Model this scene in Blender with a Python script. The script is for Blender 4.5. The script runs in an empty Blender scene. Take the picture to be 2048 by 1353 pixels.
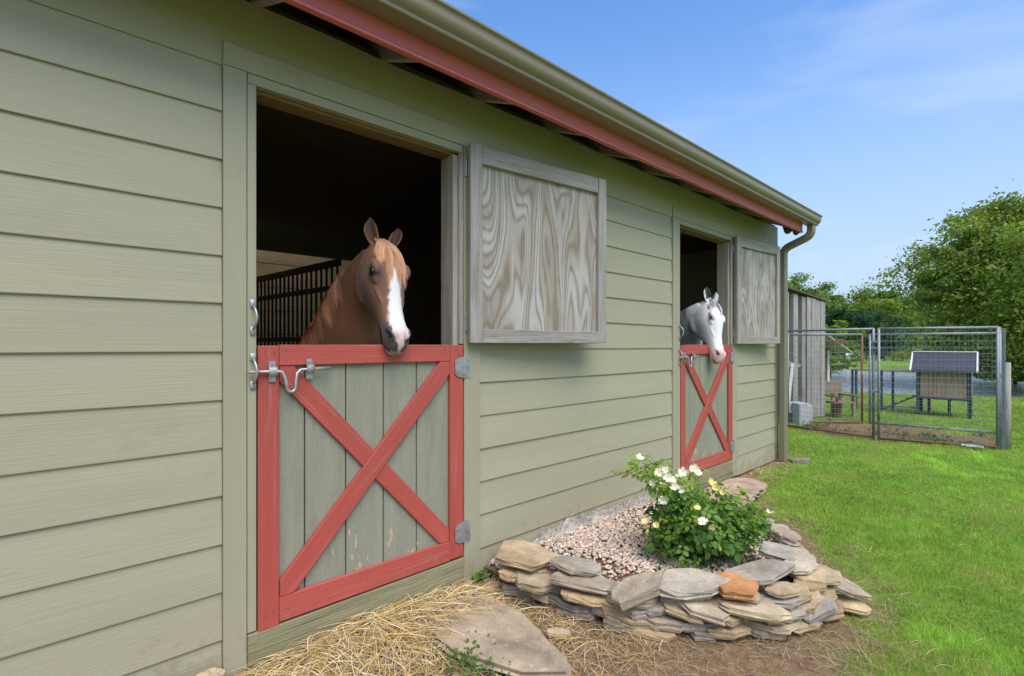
import bpy, bmesh, math, random
import numpy as np
from mathutils import Vector, Matrix

R = math.radians
random.seed(7)
rng = np.random.default_rng(7)
scene = bpy.context.scene
C = scene.collection

# ------------------------------------------------------------------ camera, sky, sun, exposure
CAM_D, CAM_H = 2.38, 1.47
cam_d = bpy.data.cameras.new('camera')
cam = bpy.data.objects.new('camera', cam_d)
C.objects.link(cam)
cam.location = (0, -CAM_D, CAM_H)
cam.rotation_euler = (R(90), 0, R(47.1 - 90))
cam_d.sensor_width = 36
cam_d.lens = 1000 / 2048 * 36
cam_d.shift_y = 13.5 / 2048
cam_d.clip_start = 0.05
cam_d.clip_end = 3000
scene.camera = cam
TH = R(47.1)
FW = Vector((math.cos(TH), math.sin(TH), 0))
RT = Vector((math.sin(TH), -math.cos(TH), 0))

SUN_EL, SUN_AZ = R(58), R(200)          # azimuth measured clockwise from +Y
world = bpy.data.worlds.new('World')
scene.world = world
world.use_nodes = True
wn = world.node_tree
wn.nodes.clear()
w_out = wn.nodes.new('ShaderNodeOutputWorld')
w_bg = wn.nodes.new('ShaderNodeBackground')
w_bg.inputs['Strength'].default_value = 0.118
sky = wn.nodes.new('ShaderNodeTexSky')
sky.sky_type = 'NISHITA'
sky.sun_disc = False
sky.sun_elevation = SUN_EL
sky.sun_rotation = SUN_AZ
sky.air_density = 1.0
sky.dust_density = 1.0
sky.ozone_density = 2.2
w_tc = wn.nodes.new('ShaderNodeTexCoord')
w_map = wn.nodes.new('ShaderNodeMapping')
w_map.inputs['Scale'].default_value = (1.2, 1.2, 5.0)
w_map.inputs['Rotation'].default_value = (0.0, 0.25, 0.4)
w_no = wn.nodes.new('ShaderNodeTexNoise')
w_no.inputs['Scale'].default_value = 1.7
w_no.inputs['Detail'].default_value = 3.5
w_no.inputs['Roughness'].default_value = 0.55
w_no.inputs['Distortion'].default_value = 0.4
w_rmp = wn.nodes.new('ShaderNodeMapRange')
w_rmp.inputs['From Min'].default_value = 0.45
w_rmp.inputs['From Max'].default_value = 0.95
w_rmp.inputs['To Max'].default_value = 0.55
w_mix = wn.nodes.new('ShaderNodeMix')
w_mix.data_type = 'RGBA'
w_mix.inputs[7].default_value = (3.1, 3.4, 3.9, 1)     # thin white cloud
wn.links.new(w_tc.outputs['Generated'], w_map.inputs['Vector'])
wn.links.new(w_map.outputs[0], w_no.inputs['Vector'])
wn.links.new(w_no.outputs['Fac'], w_rmp.inputs['Value'])
wn.links.new(w_rmp.outputs[0], w_mix.inputs[0])
w_hs = wn.nodes.new('ShaderNodeHueSaturation')
w_hs.inputs['Saturation'].default_value = 1.24
w_hs.inputs['Hue'].default_value = 0.503
wn.links.new(sky.outputs[0], w_hs.inputs['Color'])
w_sep = wn.nodes.new('ShaderNodeSeparateXYZ')
w_el = wn.nodes.new('ShaderNodeMapRange')
w_el.interpolation_type = 'SMOOTHSTEP'
w_el.inputs['From Min'].default_value = -0.05
w_el.inputs['From Max'].default_value = 0.62
w_el.inputs['To Min'].default_value = 0.97
w_el.inputs['To Max'].default_value = 0.0
w_hz = wn.nodes.new('ShaderNodeMix')
w_hz.data_type = 'RGBA'
w_hz.inputs[7].default_value = (1.90, 2.36, 3.15, 1)    # hazy lower sky, the same all round
wn.links.new(w_tc.outputs['Generated'], w_sep.inputs[0])
wn.links.new(w_sep.outputs[2], w_el.inputs['Value'])
wn.links.new(w_el.outputs[0], w_hz.inputs[0])
wn.links.new(w_hs.outputs[0], w_hz.inputs[6])
wn.links.new(w_hz.outputs[2], w_mix.inputs[6])
wn.links.new(w_mix.outputs[2], w_bg.inputs['Color'])
wn.links.new(w_bg.outputs[0], w_out.inputs['Surface'])

sun_d = bpy.data.lights.new('sun', 'SUN')
sun_d.energy = 1.5
sun_d.angle = R(48)
sun_d.color = (1.0, 0.95, 0.87)
sun = bpy.data.objects.new('sun', sun_d)
C.objects.link(sun)
sd = Vector((math.sin(SUN_AZ) * math.cos(SUN_EL), math.cos(SUN_AZ) * math.cos(SUN_EL), math.sin(SUN_EL)))
sun.rotation_euler = sd.to_track_quat('Z', 'Y').to_euler()
sun.location = (0, -10, 20)

scene.view_settings.view_transform = 'Standard'
scene.view_settings.look = 'None'
scene.view_settings.exposure = 1.28
scene.view_settings.gamma = 1
scene.view_settings.use_curve_mapping = False
try:
    scene.cycles.max_bounces = 8
    scene.cycles.use_denoising = True
    scene.cycles.sample_clamp_indirect = 6
except Exception:
    pass

# ------------------------------------------------------------------ small helpers
WM = {}                                   # world matrix of every parent


def smooth(a, b, x):
    t = np.clip((np.asarray(x, float) - a) / (b - a), 0, 1)
    return t * t * (3 - 2 * t)


def vnoise(x, y, seed=0):
    x = np.asarray(x, float); y = np.asarray(y, float)
    xi = np.floor(x).astype(np.int64); yi = np.floor(y).astype(np.int64)
    fx = x - xi; fy = y - yi
    fx = fx * fx * (3 - 2 * fx); fy = fy * fy * (3 - 2 * fy)

    def h(a, b):
        n = (a * 374761393 + b * 668265263 + seed * 982451653) & 0x7fffffff
        n = ((n ^ (n >> 13)) * 1274126177) & 0x7fffffff
        return ((n ^ (n >> 16)) & 0xffff) / 65535.0
    return (h(xi, yi) * (1 - fx) + h(xi + 1, yi) * fx) * (1 - fy) + (h(xi, yi + 1) * (1 - fx) + h(xi + 1, yi + 1) * fx) * fy


def props(o, label=None, cat=None, group=None, kind=None):
    if label: o['label'] = label
    if cat: o['category'] = cat
    if group: o['group'] = group
    if kind: o['kind'] = kind
    return o


def link(o, parent=None, world=None):
    C.objects.link(o)
    W = world if world is not None else Matrix.Translation(o.location)
    if parent is not None:
        o.parent = parent
        o.matrix_parent_inverse = WM[parent.name].inverted()
    WM[o.name] = W
    return o


def empty(name, loc, label=None, cat=None, group=None, parent=None):
    o = bpy.data.objects.new(name, None)
    o.empty_display_size = 0.2
    o.location = loc
    link(o, parent)
    return props(o, label, cat, group)


def np_mesh(name, verts, faces, mat=None, col=None, smooth_sh=False, colname='tint'):
    """verts (n,3), faces: (m,k) int array or list of such arrays"""
    me = bpy.data.meshes.new(name)
    verts = np.asarray(verts, np.float32)
    fl = faces if isinstance(faces, list) else [faces]
    fl = [np.asarray(f, np.int32) for f in fl if len(f)]
    loops = np.concatenate([f.ravel() for f in fl])
    counts = np.concatenate([np.full(len(f), f.shape[1], np.int32) for f in fl])
    starts = np.concatenate([[0], np.cumsum(counts)[:-1]]).astype(np.int32)
    me.vertices.add(len(verts)); me.vertices.foreach_set('co', verts.ravel())
    me.loops.add(len(loops)); me.loops.foreach_set('vertex_index', loops)
    me.polygons.add(len(counts))
    me.polygons.foreach_set('loop_start', starts)
    me.polygons.foreach_set('loop_total', counts)
    if smooth_sh:
        me.polygons.foreach_set('use_smooth', np.ones(len(counts), bool))
    me.update(calc_edges=True)
    me.validate()
    if col is not None:
        a = me.color_attributes.new(colname, 'FLOAT_COLOR', 'POINT')
        c4 = np.ones((len(verts), 4), np.float32); c4[:, :3] = col
        a.data.foreach_set('color', c4.ravel())
    if mat: me.materials.append(mat)
    return me


def np_obj(name, verts, faces, mat=None, parent=None, col=None, smooth_sh=False, center=True):
    verts = np.asarray(verts, np.float32)
    c = (verts.min(0) + verts.max(0)) / 2 if center else np.zeros(3, np.float32)
    me = np_mesh(name, verts - c, faces, mat, col, smooth_sh)
    o = bpy.data.objects.new(name, me)
    o.location = Vector([float(v) for v in c])
    link(o, parent)
    return o


class MB:
    """collects simple solids and links them as ONE mesh object"""
    def __init__(s):
        s.v = []; s.f = []

    def add(s, vs, fs):
        b = len(s.v)
        s.v += [tuple(v) for v in vs]
        s.f += [tuple(i + b for i in f) for f in fs]
        return s

    def box(s, x0, x1, y0, y1, z0, z1):
        return s.add([(x0, y0, z0), (x1, y0, z0), (x1, y1, z0), (x0, y1, z0), (x0, y0, z1), (x1, y0, z1), (x1, y1, z1), (x0, y1, z1)],
                     [(3, 2, 1, 0), (4, 5, 6, 7), (0, 1, 5, 4), (1, 2, 6, 5), (2, 3, 7, 6), (3, 0, 4, 7)])

    def prism(s, poly, a, b, n=1):
        """poly = list of 3-D points of a face; extrude by vector from a to b"""
        k = len(poly); a = Vector(a); b = Vector(b)
        vs = []
        for i in range(n + 1):
            d = a.lerp(b, i / n)
            vs += [Vector(p) + d for p in poly]
        fs = []
        for i in range(n):
            for j in range(k):
                j2 = (j + 1) % k
                fs.append((i * k + j, i * k + j2, (i + 1) * k + j2, (i + 1) * k + j))
        fs.append(tuple(range(k - 1, -1, -1)))
        fs.append(tuple(n * k + j for j in range(k)))
        return s.add(vs, fs)

    def tube(s, pts, r, n=8, caps=True):
        pts = [Vector(p) for p in pts]
        rs = r if isinstance(r, (list, tuple)) else [r] * len(pts)
        vs = []; fs = []
        up = Vector((0, 0, 1))
        ref = None
        for i, p in enumerate(pts):
            d = (pts[min(i + 1, len(pts) - 1)] - pts[max(i - 1, 0)]).normalized()
            if ref is None:
                ref = d.cross(up if abs(d.z) < 0.9 else Vector((1, 0, 0))).normalized()
            ref = (ref - d * ref.dot(d)).normalized()
            b = d.cross(ref)
            for j in range(n):
                a = 2 * math.pi * j / n
                vs.append(p + (ref * math.cos(a) + b * math.sin(a)) * rs[i])
        for i in range(len(pts) - 1):
            for j in range(n):
                j2 = (j + 1) % n
                fs.append((i * n + j, i * n + j2, (i + 1) * n + j2, (i + 1) * n + j))
        if caps:
            fs.append(tuple(range(n - 1, -1, -1)))
            fs.append(tuple((len(pts) - 1) * n + j for j in range(n)))
        return s.add(vs, fs)

    def rod(s, a, b, w, h=None, up=(0, 0, 1)):
        """square bar from a to b"""
        a = Vector(a); b = Vector(b); d = (b - a).normalized(); up = Vector(up)
        if abs(d.dot(up)) > 0.95: up = Vector((0, 1, 0)) if abs(d.y) < 0.9 else Vector((1, 0, 0))
        x = d.cross(up).normalized(); y = x.cross(d).normalized()
        h = w if h is None else h
        q = [x * (w / 2) + y * (h / 2), -x * (w / 2) + y * (h / 2), -x * (w / 2) - y * (h / 2), x * (w / 2) - y * (h / 2)]
        return s.add([a + k for k in q] + [b + k for k in q],
                     [(0, 1, 2, 3), (7, 6, 5, 4), (0, 4, 5, 1), (1, 5, 6, 2), (2, 6, 7, 3), (3, 7, 4, 0)])

    def build(s, name, mat, parent=None, bevel=0.0, sm=False, local=None):
        """local: 4x4 matrix -> vertices are in its frame and the object keeps its rotation"""
        me = bpy.data.meshes.new(name)
        vs = [Vector(v) for v in s.v]
        lo = Vector((min(v.x for v in vs), min(v.y for v in vs), min(v.z for v in vs)))
        hi = Vector((max(v.x for v in vs), max(v.y for v in vs), max(v.z for v in vs)))
        c = (lo + hi) / 2
        bm = bmesh.new()
        bv = [bm.verts.new(v - c) for v in vs]
        for f in s.f:
            try: bm.faces.new([bv[i] for i in f])
            except ValueError: pass
        bmesh.ops.recalc_face_normals(bm, faces=bm.faces)
        if bevel:
            ed = [e for e in bm.edges if len(e.link_faces) == 2 and e.calc_face_angle(0) > 0.6]
            bmesh.ops.bevel(bm, geom=ed, offset=bevel, segments=1, affect='EDGES', clamp_overlap=True)
        if sm:
            for f in bm.faces: f.smooth = True
        bm.to_mesh(me); bm.free()
        if mat: me.materials.append(mat)
        o = bpy.data.objects.new(name, me)
        if local is not None:
            W = local @ Matrix.Translation(c)
            o.location = W.to_translation()
            o.rotation_euler = W.to_euler()
            return link(o, parent, W)
        o.location = c
        return link(o, parent)


def box(name, mat, parent, x0, x1, y0, y1, z0, z1, bevel=0.002):
    return MB().box(x0, x1, y0, y1, z0, z1).build(name, mat, parent, bevel)


# ------------------------------------------------------------------ materials
class G:
    def __init__(s, name, rough=0.6, metal=0.0, spec=0.4):
        s.m = bpy.data.materials.new(name)
        s.m.use_nodes = True
        s.t = s.m.node_tree
        s.t.nodes.clear()
        s.out = s.t.nodes.new('ShaderNodeOutputMaterial')
        s.b = s.t.nodes.new('ShaderNodeBsdfPrincipled')
        s.b.inputs['Roughness'].default_value = rough
        s.b.inputs['Metallic'].default_value = metal
        s.b.inputs['Specular IOR Level'].default_value = spec
        s.t.links.new(s.b.outputs[0], s.out.inputs['Surface'])

    def put(s, sock, v):
        if hasattr(v, 'is_output'): s.t.links.new(v, sock)
        elif isinstance(v, (tuple, list)) and len(v) == 3 and sock.type == 'RGBA': sock.default_value = (*v, 1)
        else: sock.default_value = v

    def n(s, typ, ins=None, out=0, **at):
        nd = s.t.nodes.new('ShaderNode' + typ)
        for k, v in at.items(): setattr(nd, k, v)
        for k, v in (ins or {}).items(): s.put(nd.inputs[k], v)
        return nd.outputs[out]

    def math(s, op, a, b=0.0, c=0.0):
        return s.n('Math', {0: a, 1: b, 2: c}, operation=op)

    def co(s, scale=(1, 1, 1), rnd=True, kind='Object'):
        v = s.n('TexCoord', out=kind)
        if rnd:
            r = s.n('ObjectInfo', out='Random')
            off = s.n('CombineXYZ', {0: s.math('MULTIPLY', r, 37.0), 1: s.math('MULTIPLY', r, 91.0), 2: s.math('MULTIPLY', r, 53.0)})
            v = s.n('VectorMath', {0: v, 1: off}, operation='ADD')
        return s.n('VectorMath', {0: v, 1: tuple(scale)}, operation='MULTIPLY')

    def noise(s, v, scale=1.0, detail=4.0, rough=0.55, dist=0.0, out='Fac'):
        return s.n('TexNoise', {'Vector': v, 'Scale': scale, 'Detail': detail, 'Roughness': rough, 'Distortion': dist}, out=out)

    def rng(s, v, a, b, c=0.0, d=1.0):
        return s.n('MapRange', {0: v, 1: a, 2: b, 3: c, 4: d})

    def mix(s, f, a, b, mode='MIX'):
        nd = s.t.nodes.new('ShaderNodeMix')
        nd.data_type = 'RGBA'; nd.blend_type = mode
        s.put(nd.inputs[0], f); s.put(nd.inputs[6], a); s.put(nd.inputs[7], b)
        return nd.outputs[2]

    def bump(s, h, strength=0.3, dist=0.01, nrm=None):
        ins = {'Height': h, 'Strength': strength, 'Distance': dist}
        if nrm is not None: ins['Normal'] = nrm
        o = s.n('Bump', ins)
        s.put(s.b.inputs['Normal'], o)
        return o

    def base(s, c): s.put(s.b.inputs['Base Color'], c)
    def roughv(s, v): s.put(s.b.inputs['Roughness'], v)


def axis_scale(ax, along, across):
    return tuple(along if i == 'xyz'.index(ax) else across for i in range(3))


def mat_paint(name, col, ax='x', grain=0.35, dirt=(0.12, 0.10, 0.07), dirt_amt=0.35, rough=0.55, tone=0.10, fine=130, worn=0.12):
    g = G(name, rough)
    v = g.co(axis_scale(ax, 0.8, 6))
    big = g.noise(v, 0.7, 4, 0.6)
    c = g.mix(g.rng(big, 0.3, 0.7), tuple(k * (1 - tone) for k in col), tuple(min(1, k * (1 + tone)) for k in col))
    vg = g.co(axis_scale(ax, 3.0, fine))
    gr = g.noise(vg, 1.0, 3, 0.6, 0.6)
    c = g.mix(g.math('MULTIPLY', g.rng(gr, 0.35, 0.25), 0.25), c, tuple(k * 0.76 for k in col))
    sm = g.noise(g.co((2.2, 2.2, 2.2)), 1.6, 6, 0.7)
    c = g.mix(g.math('MULTIPLY', g.rng(sm, 0.60, 0.78), dirt_amt), c, dirt)
    vo = g.n('TexVoronoi', {'Vector': g.co((1.9, 1.9, 1.9)), 'Scale': 1.0}, out='Distance')
    c = g.mix(g.math('MULTIPLY', g.rng(vo, 0.013, 0.008), 0.75), c, (0.06, 0.05, 0.04))       # nail heads and specks
    zz = g.n('SeparateXYZ', {0: g.n('NewGeometry', out='Position')}, out=2)
    sp = g.noise(g.n('NewGeometry', out='Position'), 9.0, 6, 0.7)
    mud = g.math('MULTIPLY', g.rng(g.math('SUBTRACT', sp, g.rng(zz, 0.0, 0.55, 0.36, 0.80)), 0.0, 0.10), 0.45)
    c = g.mix(mud, c, (0.26, 0.195, 0.115))
    wf = g.noise(g.co(axis_scale(ax, 2.0, 45)), 1.0, 4, 0.65)
    c = g.mix(g.math('MULTIPLY', g.rng(wf, 0.56, 0.74), worn), c, tuple(min(1, k * 0.6 + 0.20) for k in col))
    rnd = g.n('ObjectInfo', out='Random')
    c = g.mix(g.math('MULTIPLY', rnd, 0.10), c, tuple(k * 0.6 for k in col))
    g.base(c)
    g.roughv(g.rng(big, 0.3, 0.7, rough - 0.06, rough + 0.1))
    g.bump(gr, grain, 0.004)
    return g.m


def mat_wood(name, c1, c2, dark, ax='z', bump=0.5, rough=0.8, knots=True):
    g = G(name, rough, spec=0.25)
    v = g.co(axis_scale(ax, 1.2, 14))
    a = g.noise(v, 1.6, 5, 0.65, 0.5)
    c = g.mix(g.rng(a, 0.3, 0.7), c1, c2)
    vf = g.co(axis_scale(ax, 3.5, 150))
    f = g.noise(vf, 1.0, 3, 0.7, 0.3)
    c = g.mix(g.math('MULTIPLY', g.rng(f, 0.47, 0.30), 0.75), c, dark)
    if knots:
        k = g.n('TexVoronoi', {'Vector': g.co(axis_scale(ax, 2.2, 9)), 'Scale': 1.0}, out='Distance')
        c = g.mix(g.math('MULTIPLY', g.rng(k, 0.11, 0.05), 0.8), c, dark)
    st = g.noise(g.co((1, 1, 1)), 2.3, 4, 0.6)
    c = g.mix(g.math('MULTIPLY', g.rng(st, 0.5, 0.75), 0.35), c, tuple(x * 0.6 for x in c1))
    g.base(c)
    g.bump(f, bump, 0.006)
    return g.m


def mat_plywood(name, pale, tan, brown):
    g = G(name, 0.85, spec=0.2)
    # contours of a tall stretched field read as rotary-cut cathedral grain
    v = g.co((3.1, 0.3, 0.60))
    fld = g.noise(v, 1.25, 1.5, 0.36, 0.22)
    bands = g.math('SINE', g.math('MULTIPLY', fld, 165.0))
    bands2 = g.math('SINE', g.math('MULTIPLY', fld, 46.0))
    broad = g.noise(g.co((1.6, 1, 1.3)), 2.2, 3, 0.5)
    b = g.math('ADD', g.math('MULTIPLY', bands, 0.5), 0.5)
    b2 = g.math('ADD', g.math('MULTIPLY', bands2, 0.5), 0.5)
    c = g.mix(g.rng(b2, 0.2, 0.9), pale, tan)
    c = g.mix(g.math('MULTIPLY', g.math('POWER', b, 2.4), 0.62), c, brown)
    c = g.mix(g.math('MULTIPLY', g.rng(broad, 0.45, 0.7), 0.45), c, tuple(x * 1.05 for x in brown))
    fine = g.noise(g.co((150, 40, 5)), 1.0, 3, 0.7)
    c = g.mix(g.math('MULTIPLY', g.rng(fine, 0.45, 0.25), 0.5), c, tuple(x * 0.45 for x in brown))
    pale_f = g.noise(g.co((90, 40, 4)), 1.0, 3, 0.7)
    c = g.mix(g.math('MULTIPLY', g.rng(pale_f, 0.55, 0.75), 0.4), c, tuple(min(1, x * 1.25) for x in pale))
    g.base(c)
    g.bump(g.math('ADD', fine, g.math('MULTIPLY', b, 0.4)), 0.5, 0.004)
    return g.m


def mat_plank_worn(name):
    """grey-green weathered door planks with flaking paint low down"""
    g = G(name, 0.8, spec=0.25)
    v = g.co((7, 7, 0.9))
    a = g.noise(v, 2.0, 5, 0.6)
    c = g.mix(g.rng(a, 0.3, 0.7), (0.235, 0.235, 0.17), (0.29, 0.288, 0.21))
    f = g.noise(g.co((230, 230, 9)), 1.0, 3, 0.7)
    c = g.mix(g.math('MULTIPLY', g.rng(f, 0.44, 0.30), 0.55), c, (0.13, 0.135, 0.095))
    h = g.noise(g.co((60, 60, 110)), 1.0, 3, 0.7)
    c = g.mix(g.math('MULTIPLY', g.rng(h, 0.58, 0.7), 0.4), c, (0.37, 0.36, 0.28))
    z = g.n('SeparateXYZ', {0: g.n('NewGeometry', out='Position')}, out=2)
    ch = g.noise(g.co((15, 15, 6.5), kind='Object'), 1.0, 9, 0.72, 0.6)
    th = g.rng(z, 0.30, 0.85, 0.555, 0.74)
    msk = g.rng(g.math('SUBTRACT', ch, th), -0.004, 0.008)
    sp = g.noise(g.co((60, 60, 40)), 1.0, 2, 0.5)
    msk2 = g.math('MULTIPLY', g.rng(sp, 0.70, 0.74), g.rng(z, 0.9, 0.35))
    msk = g.math('MAXIMUM', msk, g.math('MULTIPLY', msk2, 0.8))
    c = g.mix(msk, c, (0.50, 0.38, 0.25))
    g.base(c)
    g.bump(g.math('SUBTRACT', g.math('ADD', f, g.math('MULTIPLY', h, 0.5)), msk), 0.55, 0.004)
    return g.m


def mat_stone(name):
    g = G(name, 0.88, spec=0.25)
    oc = g.n('ObjectInfo', out='Color')
    v = g.co((4, 4, 4))
    a = g.noise(v, 1.3, 7, 0.65, 0.3)
    c = g.mix(g.rng(a, 0.32, 0.68), g.mix(1.0, oc, (0.62, 0.60, 0.60), 'MULTIPLY'), g.mix(1.0, oc, (1.30, 1.30, 1.30), 'MULTIPLY'))
    st = g.noise(g.co((2.5, 2.5, 60)), 1.0, 4, 0.6)
    c = g.mix(g.math('MULTIPLY', g.rng(st, 0.42, 0.3), 0.6), c, g.mix(1.0, oc, (0.42, 0.38, 0.33), 'MULTIPLY'))
    tan = g.noise(g.co((5, 5, 5)), 0.9, 4, 0.6)
    c = g.mix(g.math('MULTIPLY', g.rng(tan, 0.5, 0.72), 0.55), c, (0.36, 0.27, 0.16))
    lich = g.noise(g.co((28, 28, 28)), 1.0, 4, 0.6)
    c = g.mix(g.math('MULTIPLY', g.rng(lich, 0.62, 0.72), 0.5), c, (0.55, 0.54, 0.50))
    sp = g.noise(g.co((90, 90, 90)), 1.0, 3, 0.6)
    c = g.mix(g.math('MULTIPLY', g.rng(sp, 0.42, 0.3), 0.45), c, (0.09, 0.08, 0.07))
    c = g.mix(1.0, c, (1.10, 1.0, 0.85), 'MULTIPLY')
    g.base(c)
    h = g.math('ADD', g.math('ADD', a, g.math('MULTIPLY', st, 0.5)), g.math('MULTIPLY', sp, 0.25))
    g.bump(h, 0.55, 0.014)
    return g.m


def mat_tint(name, rough=0.8, var=0.25, bump=0.0, scale=30.0, trans=0.0, spec=0.25, attr='tint'):
    """base colour carried by the mesh (each blade, leaf or pebble has its own colour)"""
    g = G(name, rough, spec=spec)
    a = g.n('Attribute', out='Color', attribute_name=attr)
    nz = g.noise(g.co((1, 1, 1), rnd=False), scale, 4, 0.6)
    c = g.mix(g.math('MULTIPLY', g.rng(nz, 0.35, 0.7), var), a, g.mix(1.0, a, (0.55, 0.55, 0.55), 'MULTIPLY'))
    g.base(c)
    if bump: g.bump(nz, bump, 0.01)
    if trans:
        tr = g.n('BsdfTranslucent', {'Color': g.mix(1.0, a, (1.2, 1.25, 0.7), 'MULTIPLY')})
        sh = g.n('MixShader', {0: trans, 1: g.b.outputs[0], 2: tr})
        g.t.links.new(sh, g.out.inputs['Surface'])
    return g.m


def mat_metal(name, col, rough=0.45, metal=0.85, rust=0.0):
    g = G(name, rough, metal)
    a = g.noise(g.co((20, 20, 20)), 1.0, 5, 0.6)
    c = g.mix(g.rng(a, 0.3, 0.7), tuple(k * 0.75 for k in col), tuple(min(1, k * 1.15) for k in col))
    if rust:
        r = g.noise(g.co((6, 6, 6)), 1.0, 5, 0.65)
        rm = g.math('MULTIPLY', g.rng(r, 0.62 - rust * 0.3, 0.72 - rust * 0.3), 0.9)
        c = g.mix(rm, c, (0.16, 0.055, 0.025))
        g.put(g.b.inputs['Metallic'], g.math('SUBTRACT', metal, g.math('MULTIPLY', rm, metal)))
    g.base(c)
    g.roughv(g.rng(a, 0.3, 0.7, rough - 0.1, rough + 0.15))
    g.bump(a, 0.08, 0.003)
    return g.m


def mat_plain(name, col, rough=0.7, var=0.15, scale=8.0, metal=0.0, bump=0.1):
    g = G(name, rough, metal)
    a = g.noise(g.co((1, 1, 1)), scale, 5, 0.6)
    c = g.mix(g.rng(a, 0.3, 0.7), tuple(k * (1 - var) for k in col), tuple(min(1, k * (1 + var)) for k in col))
    g.base(c); g.bump(a, bump, 0.004)
    return g.m


GREEN = (0.37, 0.342, 0.225)
TRIM = (0.345, 0.322, 0.215)
RED = (0.40, 0.074, 0.054)
m_siding = mat_paint('sage_siding_paint', GREEN, 'x', 0.32, dirt_amt=0.22, rough=0.5, tone=0.07)
m_trim_z = mat_paint('sage_trim_upright', TRIM, 'z', 0.22, dirt_amt=0.3, rough=0.5, tone=0.06)
m_trim_x = mat_paint('sage_trim_level', TRIM, 'x', 0.22, dirt_amt=0.3, rough=0.5, tone=0.06)
m_red_x = mat_paint('red_paint_level', RED, 'x', 0.5, dirt=(0.20, 0.05, 0.04), dirt_amt=0.5, rough=0.55, tone=0.16, worn=0.42)
m_red_z = mat_paint('red_paint_upright', RED, 'z', 0.5, dirt=(0.20, 0.05, 0.04), dirt_amt=0.5, rough=0.55, tone=0.16, worn=0.42)
m_fascia = mat_paint('red_fascia_metal', (0.56, 0.135, 0.125), 'x', 0.1, dirt=(0.2, 0.06, 0.05), dirt_amt=0.4, rough=0.38, tone=0.08)
m_gutter = mat_paint('olive_gutter_metal', (0.23, 0.19, 0.12), 'x', 0.03, dirt_amt=0.15, rough=0.24, tone=0.04)
m_gutter_z = mat_paint('olive_downspout_metal', (0.21, 0.195, 0.13), 'z', 0.03, dirt_amt=0.15, rough=0.35, tone=0.04)
m_grey_z = mat_wood('weathered_grey_upright', (0.27, 0.24, 0.21), (0.42, 0.395, 0.36), (0.15, 0.125, 0.10), 'z')
m_grey_x = mat_wood('weathered_grey_level', (0.25, 0.215, 0.18), (0.38, 0.35, 0.31), (0.14, 0.115, 0.09), 'x')
m_brown_x = mat_wood('brown_lintel_wood', (0.19, 0.115, 0.055), (0.29, 0.185, 0.095), (0.08, 0.05, 0.025), 'x')
m_jamb = mat_wood('jamb_wood', (0.30, 0.255, 0.19), (0.42, 0.385, 0.31), (0.12, 0.09, 0.06), 'z')
m_sill = mat_wood('treated_sill_wood', (0.20, 0.19, 0.10), (0.30, 0.28, 0.16), (0.09, 0.08, 0.04), 'x', 0.6)
m_ply = mat_plywood('weathered_plywood', (0.44, 0.42, 0.385), (0.35, 0.305, 0.25), (0.175, 0.125, 0.080))
m_plank = mat_plank_worn('worn_door_plank')
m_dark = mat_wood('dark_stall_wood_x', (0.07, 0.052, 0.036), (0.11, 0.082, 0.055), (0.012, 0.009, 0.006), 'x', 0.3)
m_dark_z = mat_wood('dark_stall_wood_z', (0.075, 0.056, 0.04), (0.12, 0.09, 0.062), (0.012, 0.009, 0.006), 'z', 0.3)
m_pine = mat_wood('pale_pine_boards', (0.50, 0.37, 0.20), (0.62, 0.48, 0.28), (0.28, 0.18, 0.09), 'x', 0.2)
m_black = mat_plain('black_painted_steel', (0.012, 0.012, 0.012), 0.5)
m_galv = mat_metal('galvanised_steel', (0.42, 0.43, 0.43), 0.45, 0.7, rust=0.12)
m_tube = mat_metal('galvanised_pipe', (0.27, 0.285, 0.295), 0.55, 0.35, rust=0.15)
m_rustpipe = mat_metal('rusty_pipe', (0.36, 0.33, 0.31), 0.6, 0.5, rust=1.0)
m_wire = mat_metal('galvanised_wire', (0.30, 0.315, 0.33), 0.55, 0.3)
m_roof = mat_plain('roof_metal', (0.10, 0.085, 0.06), 0.5, 0.1)
m_stone = mat_stone('fieldstone')
m_horn = mat_plain('black_hoof', (0.03, 0.027, 0.025), 0.6)
m_concrete = mat_plain('grey_concrete_block', (0.40, 0.41, 0.42), 0.9, 0.2, 25, bump=0.4)
m_white = mat_plain('white_trim_paint', (0.72, 0.71, 0.67), 0.6, 0.08)

# ------------------------------------------------------------------ ground, lawn, pond
SOIL = np.array([(-6, 0.6), (-6, -8), (0.7, -8), (1.35, -2.4), (1.98, -1.80), (2.28, -1.76), (2.80, -1.80), (3.40, -1.80), (3.92, -1.50), (4.44, -1.10), (4.93, -0.74),  # unseen stretch behind the camera added to cut green bounce light on the barn
                 (5.6, -0.34), (6.2, -0.28), (6.75, -0.22), (6.95, 0.0), (6.8, 8.3), (-6, 8.3)])
DIRT = np.array([(9.55, 0.55), (9.45, -0.6), (9.85, -1.85), (10.9, -1.75), (11.3, -0.7), (10.9, 0.45)])
POND = np.array([(18.5, 3.4), (18.9, 1.2), (20.4, -1.6), (23.5, -4.5), (31, -8), (40, -5), (42, 2), (36, 8.5), (26, 11), (20, 9)])


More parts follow.
